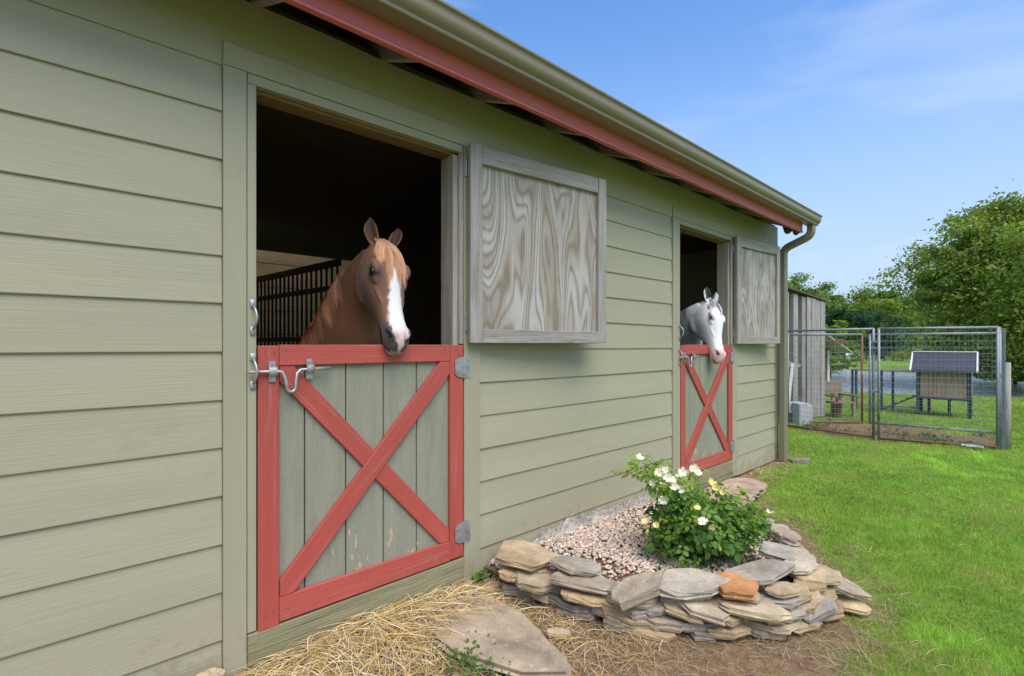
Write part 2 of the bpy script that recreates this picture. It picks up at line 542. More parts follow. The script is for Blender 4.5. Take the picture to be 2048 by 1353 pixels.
def sdist(px, py, poly):
    """signed distance, negative inside"""
    px = np.asarray(px, float); py = np.asarray(py, float)
    d = np.full(px.shape, 1e9); ins = np.zeros(px.shape, bool)
    n = len(poly)
    for i in range(n):
        ax, ay = poly[i]; bx, by = poly[(i + 1) % n]
        ex, ey = bx - ax, by - ay
        t = np.clip(((px - ax) * ex + (py - ay) * ey) / (ex * ex + ey * ey), 0, 1)
        d = np.minimum(d, np.hypot(px - ax - t * ex, py - ay - t * ey))
        c = ((ay > py) != (by > py))
        with np.errstate(divide='ignore', invalid='ignore'):
            xx = (bx - ax) * (py - ay) / (by - ay + 1e-12) + ax
        ins ^= c & (px < xx)
    return np.where(ins, -d, d)


def hgt(x, y):
    x = np.asarray(x, float); y = np.asarray(y, float)
    near = np.exp(-np.abs(y) / 0.28) * smooth(2.4, 1.6, x) * 0.065
    h = near + 0.012 * (vnoise(x * 2.1, y * 2.1, 3) - 0.5) + 0.03 * (vnoise(x * 0.35, y * 0.35, 4) - 0.5) * smooth(5, 12, np.hypot(x, y))
    h = np.where(sdist(x, y, POND) < 2.0, h - 0.30 * smooth(0.8, -0.8, sdist(x, y, POND)), h)
    return h


def lawn_mask(x, y):
    s = sdist(x, y, SOIL) + 0.20 * (vnoise(x * 5.1, y * 5.1, 8) - 0.5) + 0.22 * (vnoise(x * 1.7, y * 1.7, 9) - 0.5)
    m = smooth(-0.24, 0.06, s)
    d = sdist(x, y, DIRT) + 0.5 * (vnoise(x * 2.3, y * 2.3, 12) - 0.5)
    return m * smooth(-0.15, 0.25, d)


def axis_pts(segs):
    out = [segs[0][0]]
    for a, b, n in segs:
        out += list(np.linspace(a, b, n + 1)[1:])
    return np.array(out)


gx = axis_pts([(-500, -60, 8), (-60, -6, 14), (-6, 0.5, 12), (0.5, 8, 94), (8, 13, 36), (13, 45, 54), (45, 90, 12), (90, 600, 12)])
gy = axis_pts([(-500, -60, 10), (-60, -9, 20), (-9, -3, 22), (-3, 0.5, 44), (0.5, 3.5, 14), (3.5, 14, 22), (14, 60, 16), (60, 600, 12)])
GX, GY = np.meshgrid(gx, gy, indexing='ij')
GZ = hgt(GX, GY)
gv = np.stack([GX, GY, GZ], -1).reshape(-1, 3)
ni, nj = GX.shape
ii, jj = np.meshgrid(np.arange(ni - 1), np.arange(nj - 1), indexing='ij')
a0 = (ii * nj + jj).ravel()
gf = np.stack([a0, a0 + nj, a0 + nj + 1, a0 + 1], -1)
lm = lawn_mask(GX, GY).reshape(-1)
g = G('lawn_and_soil', 0.95, spec=0.1)
P = g.n('NewGeometry', out='Position')
at = g.n('Attribute', out='Fac', attribute_name='lawn')
n1 = g.noise(P, 1.1, 5, 0.6); n2 = g.noise(P, 14, 5, 0.65); n3 = g.noise(P, 70, 3, 0.6)
grass_c = g.mix(g.rng(n1, 0.35, 0.65), (0.12, 0.215, 0.026), (0.20, 0.295, 0.040))
grass_c = g.mix(g.math('MULTIPLY', g.rng(n2, 0.5, 0.75), 0.5), grass_c, (0.28, 0.31, 0.06))
soil_c = g.mix(g.rng(n2, 0.35, 0.65), (0.17, 0.105, 0.055), (0.27, 0.19, 0.11))
soil_c = g.mix(g.math('MULTIPLY', g.rng(n3, 0.5, 0.7), 0.6), soil_c, (0.09, 0.055, 0.03))
g.base(g.mix(at, soil_c, grass_c))
g.bump(g.math('ADD', n2, g.math('MULTIPLY', n3, 0.4)), 0.6, 0.03)
ground = np_obj('ground', gv, gf, g.m, None, None, True, center=False)
la = ground.data.attributes.new('lawn', 'FLOAT', 'POINT')
la.data.foreach_set('value', lm.astype(np.float32))
props(ground, kind='structure')

g = G('pond_water', 0.15, spec=0.5)
g.base((0.34, 0.35, 0.34))
P = g.n('NewGeometry', out='Position')
rp = g.noise(g.n('VectorMath', {0: P, 1: (1.2, 3.0, 1)}, operation='MULTIPLY'), 1.6, 4, 0.6)
g.bump(rp, 1.0, 0.22)
pv = [(x, y, -0.10) for x, y in POND]
pm = []
for k in range(len(pv)):                       # round the outline
    p, q = np.array(pv[k]), np.array(pv[(k + 1) % len(pv)])
    pm += [tuple(p * 0.75 + q * 0.25), tuple(p * 0.25 + q * 0.75)]
cx_, cy_ = POND.mean(0)
pm = [(cx_ + (x - cx_) * 1.04, cy_ + (y - cy_) * 1.04, z) for x, y, z in pm]
pond = np_obj('pond', np.array(pm), np.arange(len(pm))[None, :], g.m)
props(pond, kind='structure')

# ------------------------------------------------------------------ the barn
barn = empty('horse_barn', (1.4, 4.0, 0), 'long sage green horse barn with red trimmed stall doors and olive gutter', 'barn')
X0, X1 = -4.0, 6.81
DX = 3.663                                     # spacing of the two stalls
OPEN0, OPEN1 = 0.669, 1.791                    # opening between the jambs
TOPZ = 2.603                                   # underside of the head
PROUD = -0.030                                 # face of the trim

# wall core behind the siding
for (a, b) in ((X0, 0.63), (1.80, 0.63 + DX), (1.80 + DX, X1 - 0.02)):
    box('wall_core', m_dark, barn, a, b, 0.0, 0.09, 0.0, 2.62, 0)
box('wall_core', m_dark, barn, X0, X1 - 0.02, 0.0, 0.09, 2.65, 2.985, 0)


def siding(x0, x1, k):
    """one lapped board, k = course counted from the frieze down"""
    sp = 0.2015
    zt = 2.65 - sp * k
    zb = zt - sp
    if k == 12: zb = 0.017
    n = max(4, int((x1 - x0) / 0.25))
    j = random.uniform(-0.0012, 0.0012)
    xs = np.linspace(x0, x1, n + 1)
    wob = [0.0016 * math.sin(x * 2.3 + k * 1.7) + random.uniform(-0.0007, 0.0007) for x in xs]
    vs = []; fs = []
    for x, w in zip(xs, wob):
        vs += [(x, -0.0200 + j, zb + w), (x, -0.0115 + j, zb + w), (x, -0.001, zt + 0.012), (x, -0.0105 + j, zt + 0.012), (x, -0.0210 + j, zb + 0.003 + w)]
    m = 5
    for i in range(n):
        for q in range(m):
            q2 = (q + 1) % m
            fs.append((i * m + q, i * m + q2, (i + 1) * m + q2, (i + 1) * m + q))
    fs.append(tuple(range(m))); fs.append(tuple(n * m + q for q in range(m)))
    return MB().add(vs, fs).build('siding_board', m_siding, barn)


for k in range(13):
    siding(X0, 0.536, k)
    siding(1.922, 0.536 + DX, k)
    siding(1.922 + DX, X1 - 0.075, k)
# frieze: wide flat boards under the eave, butted
for a, b in ((X0, 3.14), (3.143, X1 - 0.003)):
    n = 40
    vs = []; fs = []
    for i in range(n + 1):
        x = a + (b - a) * i / n
        w = 0.006 * math.sin(x * 3.1) + 0.004 * math.sin(x * 7.7)
        vs += [(x, -0.021, 2.642), (x, -0.001, 2.642), (x, -0.001, 2.952 + w), (x, -0.021, 2.952 + w)]
    for i in range(n):
        for q in range(4):
            fs.append((i * 4 + q, i * 4 + (q + 1) % 4, (i + 1) * 4 + (q + 1) % 4, (i + 1) * 4 + q))
    fs += [(0, 1, 2, 3), tuple(n * 4 + q for q in range(4))]
    MB().add(vs, fs).build('frieze_board', m_trim_x, barn)
# corner trim
box('corner_board', m_trim_z, barn, X1 - 0.072, X1, PROUD, -0.001, 0.02, 2.640)


def latch_handle(dx, z0, z1):
    """galvanised pull handle on the left jamb"""
    x = dx + 0.652
    m = MB()
    for z in (z0 + 0.012, z1 - 0.012):
        m.box(x - 0.011, x + 0.011, PROUD - 0.005, PROUD - 0.001, z - 0.017, z + 0.017)
        m.box(x - 0.003, x + 0.003, PROUD - 0.008, PROUD - 0.005, z - 0.003, z + 0.003)
    n = 9
    pts = []
    for i in range(n):
        t = i / (n - 1)
        pts.append((x + 0.006 * math.sin(math.pi * t), PROUD - 0.006 - 0.030 * math.sin(math.pi * t) ** 0.7, z0 + 0.02 + (z1 - z0 - 0.04) * t))
    m.tube(pts, 0.0058, 8)
    return m.build('pull_handle', m_galv, barn, 0.001, True)


def butt_hinge(parent, x, y, z, w, tall=0.12, strap=0.0):
    """hinge of two leaves round a knuckle at x; strap > 0 adds a tapered leaf on the left"""
    m = MB()
    m.tube([(x, y - 0.006, z - tall / 2), (x, y - 0.006, z + tall / 2)], 0.0065, 8)
    m.box(x + 0.004, x + w, y - 0.003, y - 0.0002, z - tall / 2, z + tall / 2)
    for q in (-0.35, 0.0, 0.35):
        m.tube([(x + w * 0.65, y - 0.0005, z + q * tall), (x + w * 0.65, y - 0.006, z + q * tall)], 0.005, 6)
    for q in (-0.167, 0.167):
        m.tube([(x, y - 0.006, z + q * tall - 0.001), (x, y - 0.006, z + q * tall + 0.001)], 0.0078, 8)
    if strap:
        h = tall / 2
        m.prism([(x - 0.004, y - 0.010, z - h), (x - 0.004, y - 0.010, z + h), (x - strap * 0.75, y - 0.010, z + h * 0.86), (x - strap, y - 0.010, z + h * 0.6),
                 (x - strap, y - 0.010, z - h * 0.6), (x - strap * 0.75, y - 0.010, z - h * 0.86)], (0, 0, 0), (0, 0.0035, 0))
        for qx, qz in ((0.35, 0.55), (0.35, -0.55), (0.75, 0.4), (0.75, -0.4)):
            m.tube([(x - strap * qx, y - 0.0098, z + qz * h), (x - strap * qx, y - 0.0140, z + qz * h)], 0.006, 6)
    return m.build('hinge', m_galv, parent)


def stall_front(dx, seed):
    random.seed(seed)
    a, b = OPEN0 + dx, OPEN1 + dx
    box('trim_board', m_trim_z, barn, dx + 0.538, dx + 0.628, PROUD, -0.001, 0.03, 2.643)
    box('trim_board', m_trim_z, barn, b + 0.009, dx + 1.920, PROUD, -0.001, 0.03, 2.643)
    box('header_board', m_trim_x, barn, dx + 0.538, dx + 1.950, PROUD - 0.001, -0.022, 2.645, 2.742)
    box('head_strip', m_trim_x, barn, dx + 0.632, b + 0.004, PROUD + 0.004, 0.012, 2.600, 2.643)
    box('head_lintel', m_brown_x, barn, dx + 0.632, b + 0.004, 0.014, 0.115, 2.585, 2.648)
    box('jamb', m_trim_z, barn, dx + 0.631, a - 0.002, PROUD + 0.003, 0.10, 0.225, 2.598)
    box('jamb', m_jamb, barn, dx + 1.735, b, -0.006, 0.115, 0.225, 2.584)
    box('jamb', m_grey_z, barn, b - 0.022, b + 0.006, PROUD + 0.004, -0.008, 1.475, 2.598)
    # sill boards under the door
    box('sill_board', m_sill, barn, dx + 0.631, b + 0.007, -0.034, 0.10, 0.085, 0.218, 0.004)
    box('sill_board', m_sill, barn, dx + 0.629, b + 0.006, -0.026, 0.10, -0.06, 0.082, 0.004)
    # ---- half door
    zb, zt = 0.228, 1.470
    door = box('stall_door', m_dark_z, barn, a + 0.012, b - 0.03, 0.013, 0.032, zb + 0.01, zt - 0.012)
    door['label'] = 'lower half door of grey green planks with red frame and red X brace'
    edges = [a + 0.006, a + 0.212, a + 0.412, a + 0.617, a + 0.817, b - 0.03]
    for i in range(5):
        box('plank', m_plank, door, edges[i] + 0.003, edges[i + 1] - 0.003, -0.010 - random.uniform(0, 0.002), 0.012, zb + 0.02, zt - 0.02, 0.003)
    box('stile', m_red_z, door, a + 0.003, a + 0.090, -0.034, -0.0125, zb - 0.012, zt - 0.004, 0.003)
    box('stile', m_red_z, door, b - 0.096, b - 0.002, -0.034, -0.0125, zb + 0.004, zt - 0.001, 0.003)
    box('rail', m_red_x, door, a + 0.0915, b - 0.0975, -0.0345, -0.0125, zt - 0.094, zt, 0.003)
    box('rail', m_red_x, door, a + 0.0915, b - 0.0975, -0.0345, -0.0125, zb, zb + 0.112, 0.003)
    lo = (a + 0.0935, zb + 0.114); hi = (b - 0.0995, zt - 0.096)

    def brace(p, q, y0, y1, w=0.092):
        p = Vector((p[0], 0, p[1])); q = Vector((q[0], 0, q[1]))
        d = (q - p); L = d.length; ang = math.atan2(d.z, d.x)
        # board whose ends are cut to fit the corner of the frame
        ca, sa = math.cos(ang), math.sin(ang)
        def loc(x, z):
            ex, ez = x - p.x, z - p.z
            return (ex * ca + ez * sa, -ex * sa + ez * ca)
        h = w / 2
        up = 1 if ang > 0 else -1
        e1 = h / abs(sa); e2 = h / abs(ca)
        pts = [(p.x, p.z), (p.x + e1, p.z), (q.x, q.z - up * e2), (q.x, q.z), (q.x - e1, q.z), (p.x, p.z + up * e2)]
        pl = [(lx, y0, lz) for lx, lz in (loc(x, z) for x, z in pts)]
        W = Matrix.Translation(p) @ Matrix.Rotation(-ang, 4, 'Y')
        return MB().prism(pl, (0, 0, 0), (0, y1 - y0, 0)).build('brace', m_red_x, door, 0.0025, local=W)
    brace((lo[0], hi[1]), (hi[0], lo[1]), -0.0300, -0.0125)
    brace(lo, hi, -0.0370, -0.0125)
    # screw heads
    sc = MB()
    for (sx, sz) in ((a + 0.03, zt - 0.03), (a + 0.07, zt - 0.035), (a + 0.12, zt - 0.025), (a + 0.12, zt - 0.072), (b - 0.13, zt - 0.025), (b - 0.13, zt - 0.07), (b - 0.05, zt - 0.03), (b - 0.035, zt - 0.06),
                     (a + 0.03, zb + 0.05), (a + 0.065, zb + 0.06), (b - 0.13, zb + 0.05), (b - 0.05, zb + 0.1), (a + 0.13, zb + 0.05)):
        sc.tube([(sx, -0.030, sz), (sx, -0.0356, sz)], 0.0042, 8)
    sc.build('screw_heads', m_rustpipe, door)['kind'] = 'stuff'
    for z in (1.338, 0.372):
        butt_hinge(door, b + 0.004, PROUD - 0.001, z, 0.046, 0.125, 0.068)
    # sliding bolt with its U-shaped grip
    zB = 1.352
    r = 0.0075; yb = -0.050
    xs = a - 0.02
    pts = [(xs - 0.02, yb, zB), (xs + 0.10, yb, zB), (a + 0.096, yb - 0.004, zB - 0.003)]
    ux0, ux1 = a + 0.102, a + 0.166
    pts += [(ux0 + 0.006, yb - 0.006, zB - 0.03), (ux0 + 0.012, yb - 0.008, zB - 0.065)]
    for t in np.linspace(0, math.pi, 7):
        pts.append(((ux0 + ux1) / 2 - math.cos(t) * (ux1 - ux0) / 2 * 0.62, yb - 0.008, zB - 0.072 - math.sin(t) * 0.022))
    pts += [(ux1 - 0.012, yb - 0.008, zB - 0.05), (ux1 - 0.006, yb - 0.006, zB - 0.012), (ux1 + 0.012, yb, zB + 0.004), (ux1 + 0.05, yb, zB + 0.006), (ux1 + 0.152, yb, zB + 0.008)]
    MB().tube(pts, r, 8).build('bolt', m_galv, door, 0, True)
    for kx in (a + 0.058, a + 0.222):
        m = MB()
        zc = zB + (0.0 if kx < a + 0.1 else 0.007)
        m.box(kx - 0.014, kx + 0.014, -0.0425, -0.0375, zc + 0.018, zc + 0.046)
        m.box(kx - 0.014, kx + 0.014, -0.0425, -0.0375, zc - 0.046, zc - 0.018)
        arc = [(kx, -0.050 - 0.0115 * math.sin(t), zc + 0.020 * math.cos(t)) for t in np.linspace(0.0, math.pi, 9)]
        for i in range(8):
            m.rod(arc[i], arc[i + 1], 0.030, 0.0035, (1, 0, 0)) if False else m.add(
                [(kx - 0.017, arc[i][1], arc[i][2]), (kx + 0.017, arc[i][1], arc[i][2]), (kx + 0.017, arc[i + 1][1], arc[i + 1][2]), (kx - 0.017, arc[i + 1][1], arc[i + 1][2]),
                 (kx - 0.017, arc[i][1] + 0.003, arc[i][2]), (kx + 0.017, arc[i][1] + 0.003, arc[i][2]), (kx + 0.017, arc[i + 1][1] + 0.003, arc[i + 1][2]), (kx - 0.017, arc[i + 1][1] + 0.003, arc[i + 1][2])],
                [(0, 1, 2, 3), (7, 6, 5, 4), (0, 4, 5, 1), (2, 6, 7, 3), (0, 3, 7, 4), (1, 5, 6, 2)])
        for q in (0.033, -0.033):
            m.tube([(kx, -0.042, zc + q), (kx, -0.0465, zc + q)], 0.0055, 8)
        m.build('bolt_keeper', m_galv, door)
    latch_handle(dx, 1.518, 1.660)
    latch_handle(dx, 1.282, 1.428)
    # ---- upper shutter, swung right back against the wall
    S = 1.130 if dx == 0 else 0.990
    ang = R(-7.0 if dx == 0 else -5.2)
    hx, hy = b + (0.017 if dx == 0 else 0.004), PROUD - 0.012
    W = Matrix.Translation((hx, hy, 0)) @ Matrix.Rotation(ang, 4, 'Z')
    z0, z1 = 1.480, 2.648
    th = 0.046
    lw = 0.085
    sh = MB().box(lw * 0.5, S - 0.03, -th * 0.42, -th * 0.18, z0 + 0.04, z1 - 0.04).build('shutter', m_ply, barn, 0, local=W)
    sh['label'] = 'open upper shutter of weathered plywood in a grey board frame'

    def piece(nm, mt, x0, x1, y0, y1, za, zb_, bv=0.003):
        return MB().box(x0, x1, y0, y1, za, zb_).build(nm, mt, sh, bv, local=W)
    piece('stile', m_grey_z, 0.0, lw, -th, -th * 0.42, z0, z1)
    piece('stile', m_grey_z, 0.004, lw - 0.03, -th * 0.40, 0.0, z0 + 0.002, z1 - 0.004)
    piece('stile', m_grey_z, S - 0.078, S, -th, -th * 0.42, z0 + 0.006, z1 - 0.002)
    piece('stile', m_grey_z, S - 0.074, S - 0.003, -th * 0.40, 0.0, z0 + 0.006, z1 - 0.004)
    piece('rail', m_grey_x, lw + 0.001, S - 0.079, -th + 0.003, -th * 0.42, z1 - 0.108, z1 - 0.003)
    piece('rail', m_grey_x, lw + 0.001, S - 0.079, -th - 0.002, -th * 0.42, z0, z0 + 0.082)
    for z in (2.515, 1.60):
        butt_hinge(sh, b + 0.018, PROUD + 0.002, z, 0.022, 0.10)
    return door


stall_front(0.0, 3)
stall_front(DX, 5)

# eave: rafters, sheathing, fascia, gutter
SL = 0.40
YF = -0.355
for k in range(-7, 11):
    x = 0.647 + 0.622 * k
    if x > X1 - 0.05: continue
    m = MB()
    y1 = 0.9
    zf = lambda y: 2.962 + SL * y
    m.prism([(x, YF + 0.024, zf(YF)), (x, y1, zf(y1)), (x, y1, zf(y1) + 0.14), (x, YF + 0.024, zf(YF) + 0.14)], (0, 0, 0), (0.04, 0, 0))
    m.build('rafter', m_grey_x, barn, 0.002)
RX1 = X1 + 0.06
roofz = lambda y: 2.962 + 0.142 + SL * y
for (ya, yb, s) in ((-0.43, 4.0, 1), (8.43, 4.0, -1)):
    za = roofz(-0.43); zb_ = roofz(4.0)
    MB().prism([(X0, ya, za), (X0, yb, zb_), (X0, yb, zb_ + 0.02), (X0, ya, za + 0.02)], (0, 0, 0), (RX1 - X0, 0, 0)).build('roof', m_roof, barn) if s < 0 else None
for xa, xb, ya, yb in ((X0, RX1, -0.43, 3.05), (X0, -1.6, 3.05, 4.0), (2.6, RX1, 3.05, 4.0)):  # open strip left below the ridge, added to let daylight onto the aisle boards
    MB().prism([(xa, ya, roofz(ya)), (xa, yb, roofz(yb)), (xa, yb, roofz(yb) + 0.02), (xa, ya, roofz(ya) + 0.02)], (0, 0, 0), (xb - xa, 0, 0)).build('roof', m_roof, barn)
fx = X1 - 0.16
for a, b in ((X0, 3.86), (3.863, fx)):
    MB().box(a, b, YF - 0.001, YF + 0.022, 2.834, 2.960).build('fascia', m_fascia, barn, 0.004)
    MB().box(a, b, YF - 0.008, YF + 0.026, 2.817, 2.833).build('fascia_strip', m_fascia, barn, 0.003)
# torn end of the soffit board and the blob of old nest under it
for (yy, zz, r_) in ((-0.20, 2.87, 0.055), (-0.29, 2.825, 0.04)):
    m = MB()
    m.tube([(fx - 0.10, yy, zz + 0.05), (fx - 0.04, yy - 0.01, zz), (fx + 0.03, yy - 0.03, zz + 0.03)], [r_ * 0.7, r_, r_ * 0.5], 9)
    m.build('soffit_scrap', m_dark, barn, 0, True)
# K-style gutter profile (y outward negative), swept along x
prof = [(-0.358, 3.045), (-0.358, 2.915), (-0.456, 2.913), (-0.463, 2.915), (-0.466, 2.921), (-0.466, 2.932), (-0.474, 2.938), (-0.483, 2.946), (-0.490, 2.956), (-0.495, 2.968), (-0.497, 2.980), (-0.497, 2.992), (-0.499, 3.003), (-0.504, 3.011), (-0.511, 3.016), (-0.512, 3.026), (-0.496, 3.032), (-0.490, 3.026),
        (-0.500, 3.020), (-0.497, 2.998), (-0.484, 2.976), (-0.466, 2.952), (-0.458, 2.935), (-0.455, 2.920), (-0.364, 2.920), (-0.364, 3.045)]
GXE = X1 + 0.045
MB().prism([(X0, y, z) for y, z in prof], (0, 0, 0), (GXE - X0, 0, 0), 20).build('gutter', m_gutter, barn)
MB().prism([(GXE, y, z) for y, z in prof[:16]] + [(GXE, -0.40, 3.03)], (0, 0, 0), (0.003, 0, 0)).build('gutter_end_cap', m_gutter, barn)
# drip edge of the roof above the gutter
MB().box(X0, RX1, -0.445, -0.360, 3.046, 3.056).build('drip_edge', m_gutter, barn)


def rect_sweep(pts, w, d, name, mat, parent, ups):
    vs = []; fs = []
    n = len(pts)
    for i, p in enumerate(pts):
        p = Vector(p)
        dr = (Vector(pts[min(i + 1, n - 1)]) - Vector(pts[max(i - 1, 0)])).normalized()
        x = Vector((1, 0, 0)); y = dr.cross(x).normalized()
        c = 0.3
        for (ax, by) in ((1, 1 - c), (1 - c, 1), (-1 + c, 1), (-1, 1 - c), (-1, -1 + c), (-1 + c, -1), (1 - c, -1), (1, -1 + c)):
            vs.append(p + x * (ax * w / 2) + y * (by * d / 2))
    for i in range(n - 1):
        for q in range(8):
            fs.append((i * 8 + q, i * 8 + (q + 1) % 8, (i + 1) * 8 + (q + 1) % 8, (i + 1) * 8 + q))
    fs += [tuple(range(8)), tuple((n - 1) * 8 + q for q in range(8))]
    return MB().add(vs, fs).build(name, mat, parent)


px_ = X1 - 0.045
elb = [(px_, -0.415, 2.918), (px_, -0.415, 2.86)]
for t in np.linspace(0, 1, 6)[1:]:
    a = t * R(68); elb.append((px_, -0.415 + 0.10 * (1 - math.cos(a)), 2.86 - 0.10 * math.sin(a)))
yl, zl = elb[-1][1], elb[-1][2]
yl2 = -0.165; zl2 = zl - (yl2 - yl) / math.tan(R(68))
elb.append((px_, yl2, zl2))
for t in np.linspace(0, 1, 6)[1:]:
    a = R(68) * (1 - t); elb.append((px_, yl2 + 0.10 * (math.cos(a) - math.cos(R(68))), zl2 - 0.10 * (math.sin(R(68)) - math.sin(a))))
ds = rect_sweep(elb + [(px_, elb[-1][1], 2.4), (px_, elb[-1][1], 1.2), (px_, elb[-1][1], 0.10)], 0.098, 0.078, 'downspout', m_gutter_z, barn, None)
yd = elb[-1][1]
rect_sweep([(px_, yd, 0.22), (px_, yd, 0.16), (px_, yd, 0.02)], 0.104, 0.084, 'downspout_shoe', m_gutter_z, ds, None)
for z in (1.30, 2.05):
    MB().box(px_ - 0.060, px_ + 0.060, yd - 0.036, yd - 0.033, z - 0.012, z + 0.012).build('strap', m_galv, ds, 0.001)

# gable and back walls, loft, stall interior
for x in (X0, X1 - 0.09):
    gap = x < 0  # opening in the unseen left gable, added so daylight reaches the aisle
    pl = [(x, 0.092, 0), (x, 4.3 if gap else 7.9, 0)] + ([(x, 4.3, 2.5), (x, 7.2, 2.5), (x, 7.2, 0), (x, 7.9, 0)] if gap else []) + [(x, 7.9, roofz(0.1) - 0.06), (x, 4.0, roofz(4.0) - 0.06), (x, 0.092, roofz(0.092) - 0.06)]
    MB().prism(pl, (0, 0, 0), (0.085, 0, 0)).build('gable_wall', m_siding, barn)
MB().box(X0, 2.2, 7.9, 7.99, 0, 3.05).box(3.6, X1, 7.9, 7.99, 0, 3.05).box(2.2, 3.6, 7.9, 7.99, 2.3, 3.05).build('back_wall', m_siding, barn)
for k in range(20):
    y = 0.12 + k * 0.158
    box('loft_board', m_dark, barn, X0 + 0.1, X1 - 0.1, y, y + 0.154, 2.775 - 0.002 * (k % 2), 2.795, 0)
for xw in (-0.35, 3.30):
    for k in range(24):
        y = 0.12 + k * 0.148
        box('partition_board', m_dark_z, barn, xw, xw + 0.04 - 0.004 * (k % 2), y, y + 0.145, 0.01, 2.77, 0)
for k in range(8):
    z = 1.46 + k * 0.142
    box('aisle_board', m_pine, barn, X0 + 0.1, 3.2, 4.02 - 0.003 * (k % 2), 4.05, z, z + 0.1425, 0)
# black grille partition swung across the back of the first stall
gr = MB().box(0, 2.3, -0.02, 0.02, 2.10, 2.15)
Wg = Matrix.Translation((1.70, 1.47, 0)) @ Matrix.Rotation(math.atan2(1.07, -0.10), 4, 'Z')
grille = gr.build('grille', m_black, barn, 0, local=Wg)
for zz in (1.93, 1.52, 0.95):
    MB().box(0, 2.3, -0.015, 0.015, zz - 0.02, zz + 0.02).build('rail', m_black, grille, 0, local=Wg)
for k in range(27):
    MB().box(0.02 + k * 0.087, 0.034 + k * 0.087, -0.007, 0.007, 1.0, 2.10).build('bar', m_black, grille, 0, local=Wg)
MB().box(0, 2.3, -0.012, 0.012, 0.03, 0.95).build('panel', m_dark, grille, 0, local=Wg)

# ------------------------------------------------------------------ horses
def rings_mesh(rings):
    """closed loft through equal-length rings"""
    n = len(rings[0]); k = len(rings)
    v = np.concatenate(rings)
    f = []
    for i in range(k - 1):
        for j in range(n):
            j2 = (j + 1) % n
            f.append((i * n + j, i * n + j2, (i + 1) * n + j2, (i + 1) * n + j))
    c0 = len(v); v = np.vstack([v, rings[0].mean(0), rings[-1].mean(0)])
    for j in range(n):
        j2 = (j + 1) % n
        f.append((c0, j2, j)); f.append((c0 + 1, (k - 1) * n + j, (k - 1) * n + j2))
    return v, f


def interp_table(tab, us):
    tab = np.array(tab)
    out = []
    for c in range(1, tab.shape[1]):
        # smooth (Catmull-Rom like) interpolation
        x, y = tab[:, 0], tab[:, c]
        m = np.gradient(y, x)
        i = np.clip(np.searchsorted(x, us) - 1, 0, len(x) - 2)
        h = x[i + 1] - x[i]; t = (us - x[i]) / h
        out.append((2 * t**3 - 3 * t**2 + 1) * y[i] + (t**3 - 2 * t**2 + t) * h * m[i] + (-2 * t**3 + 3 * t**2) * y[i + 1] + (t**3 - t**2) * h * m[i + 1])
    return out


HEAD = [  # u, front, back, half width, front factor, back factor
    (-0.03, 0.015, -0.090, 0.045, 1.0, 1.0), (0.02, 0.048, -0.150, 0.074, .92, .95), (0.08, 0.076, -0.212, 0.094, .95, .85),
    (0.15, 0.092, -0.246, 0.108, 1.0, .66), (0.20, 0.092, -0.250, 0.114, 1.0, .58), (0.25, 0.082, -0.234, 0.107, .95, .56),
    (0.31, 0.066, -0.190, 0.088, .84, .62), (0.37, 0.052, -0.140, 0.072, .76, .72), (0.43, 0.045, -0.108, 0.064, .76, .80), (0.49, 0.044, -0.092, 0.065, .86, .82),
    (0.54, 0.042, -0.092, 0.071, .94, .80), (0.575, 0.034, -0.094, 0.069, .92, .80), (0.605, 0.016, -0.086, 0.058, .9, .86), (0.628, -0.012, -0.068, 0.036, 1, 1)]


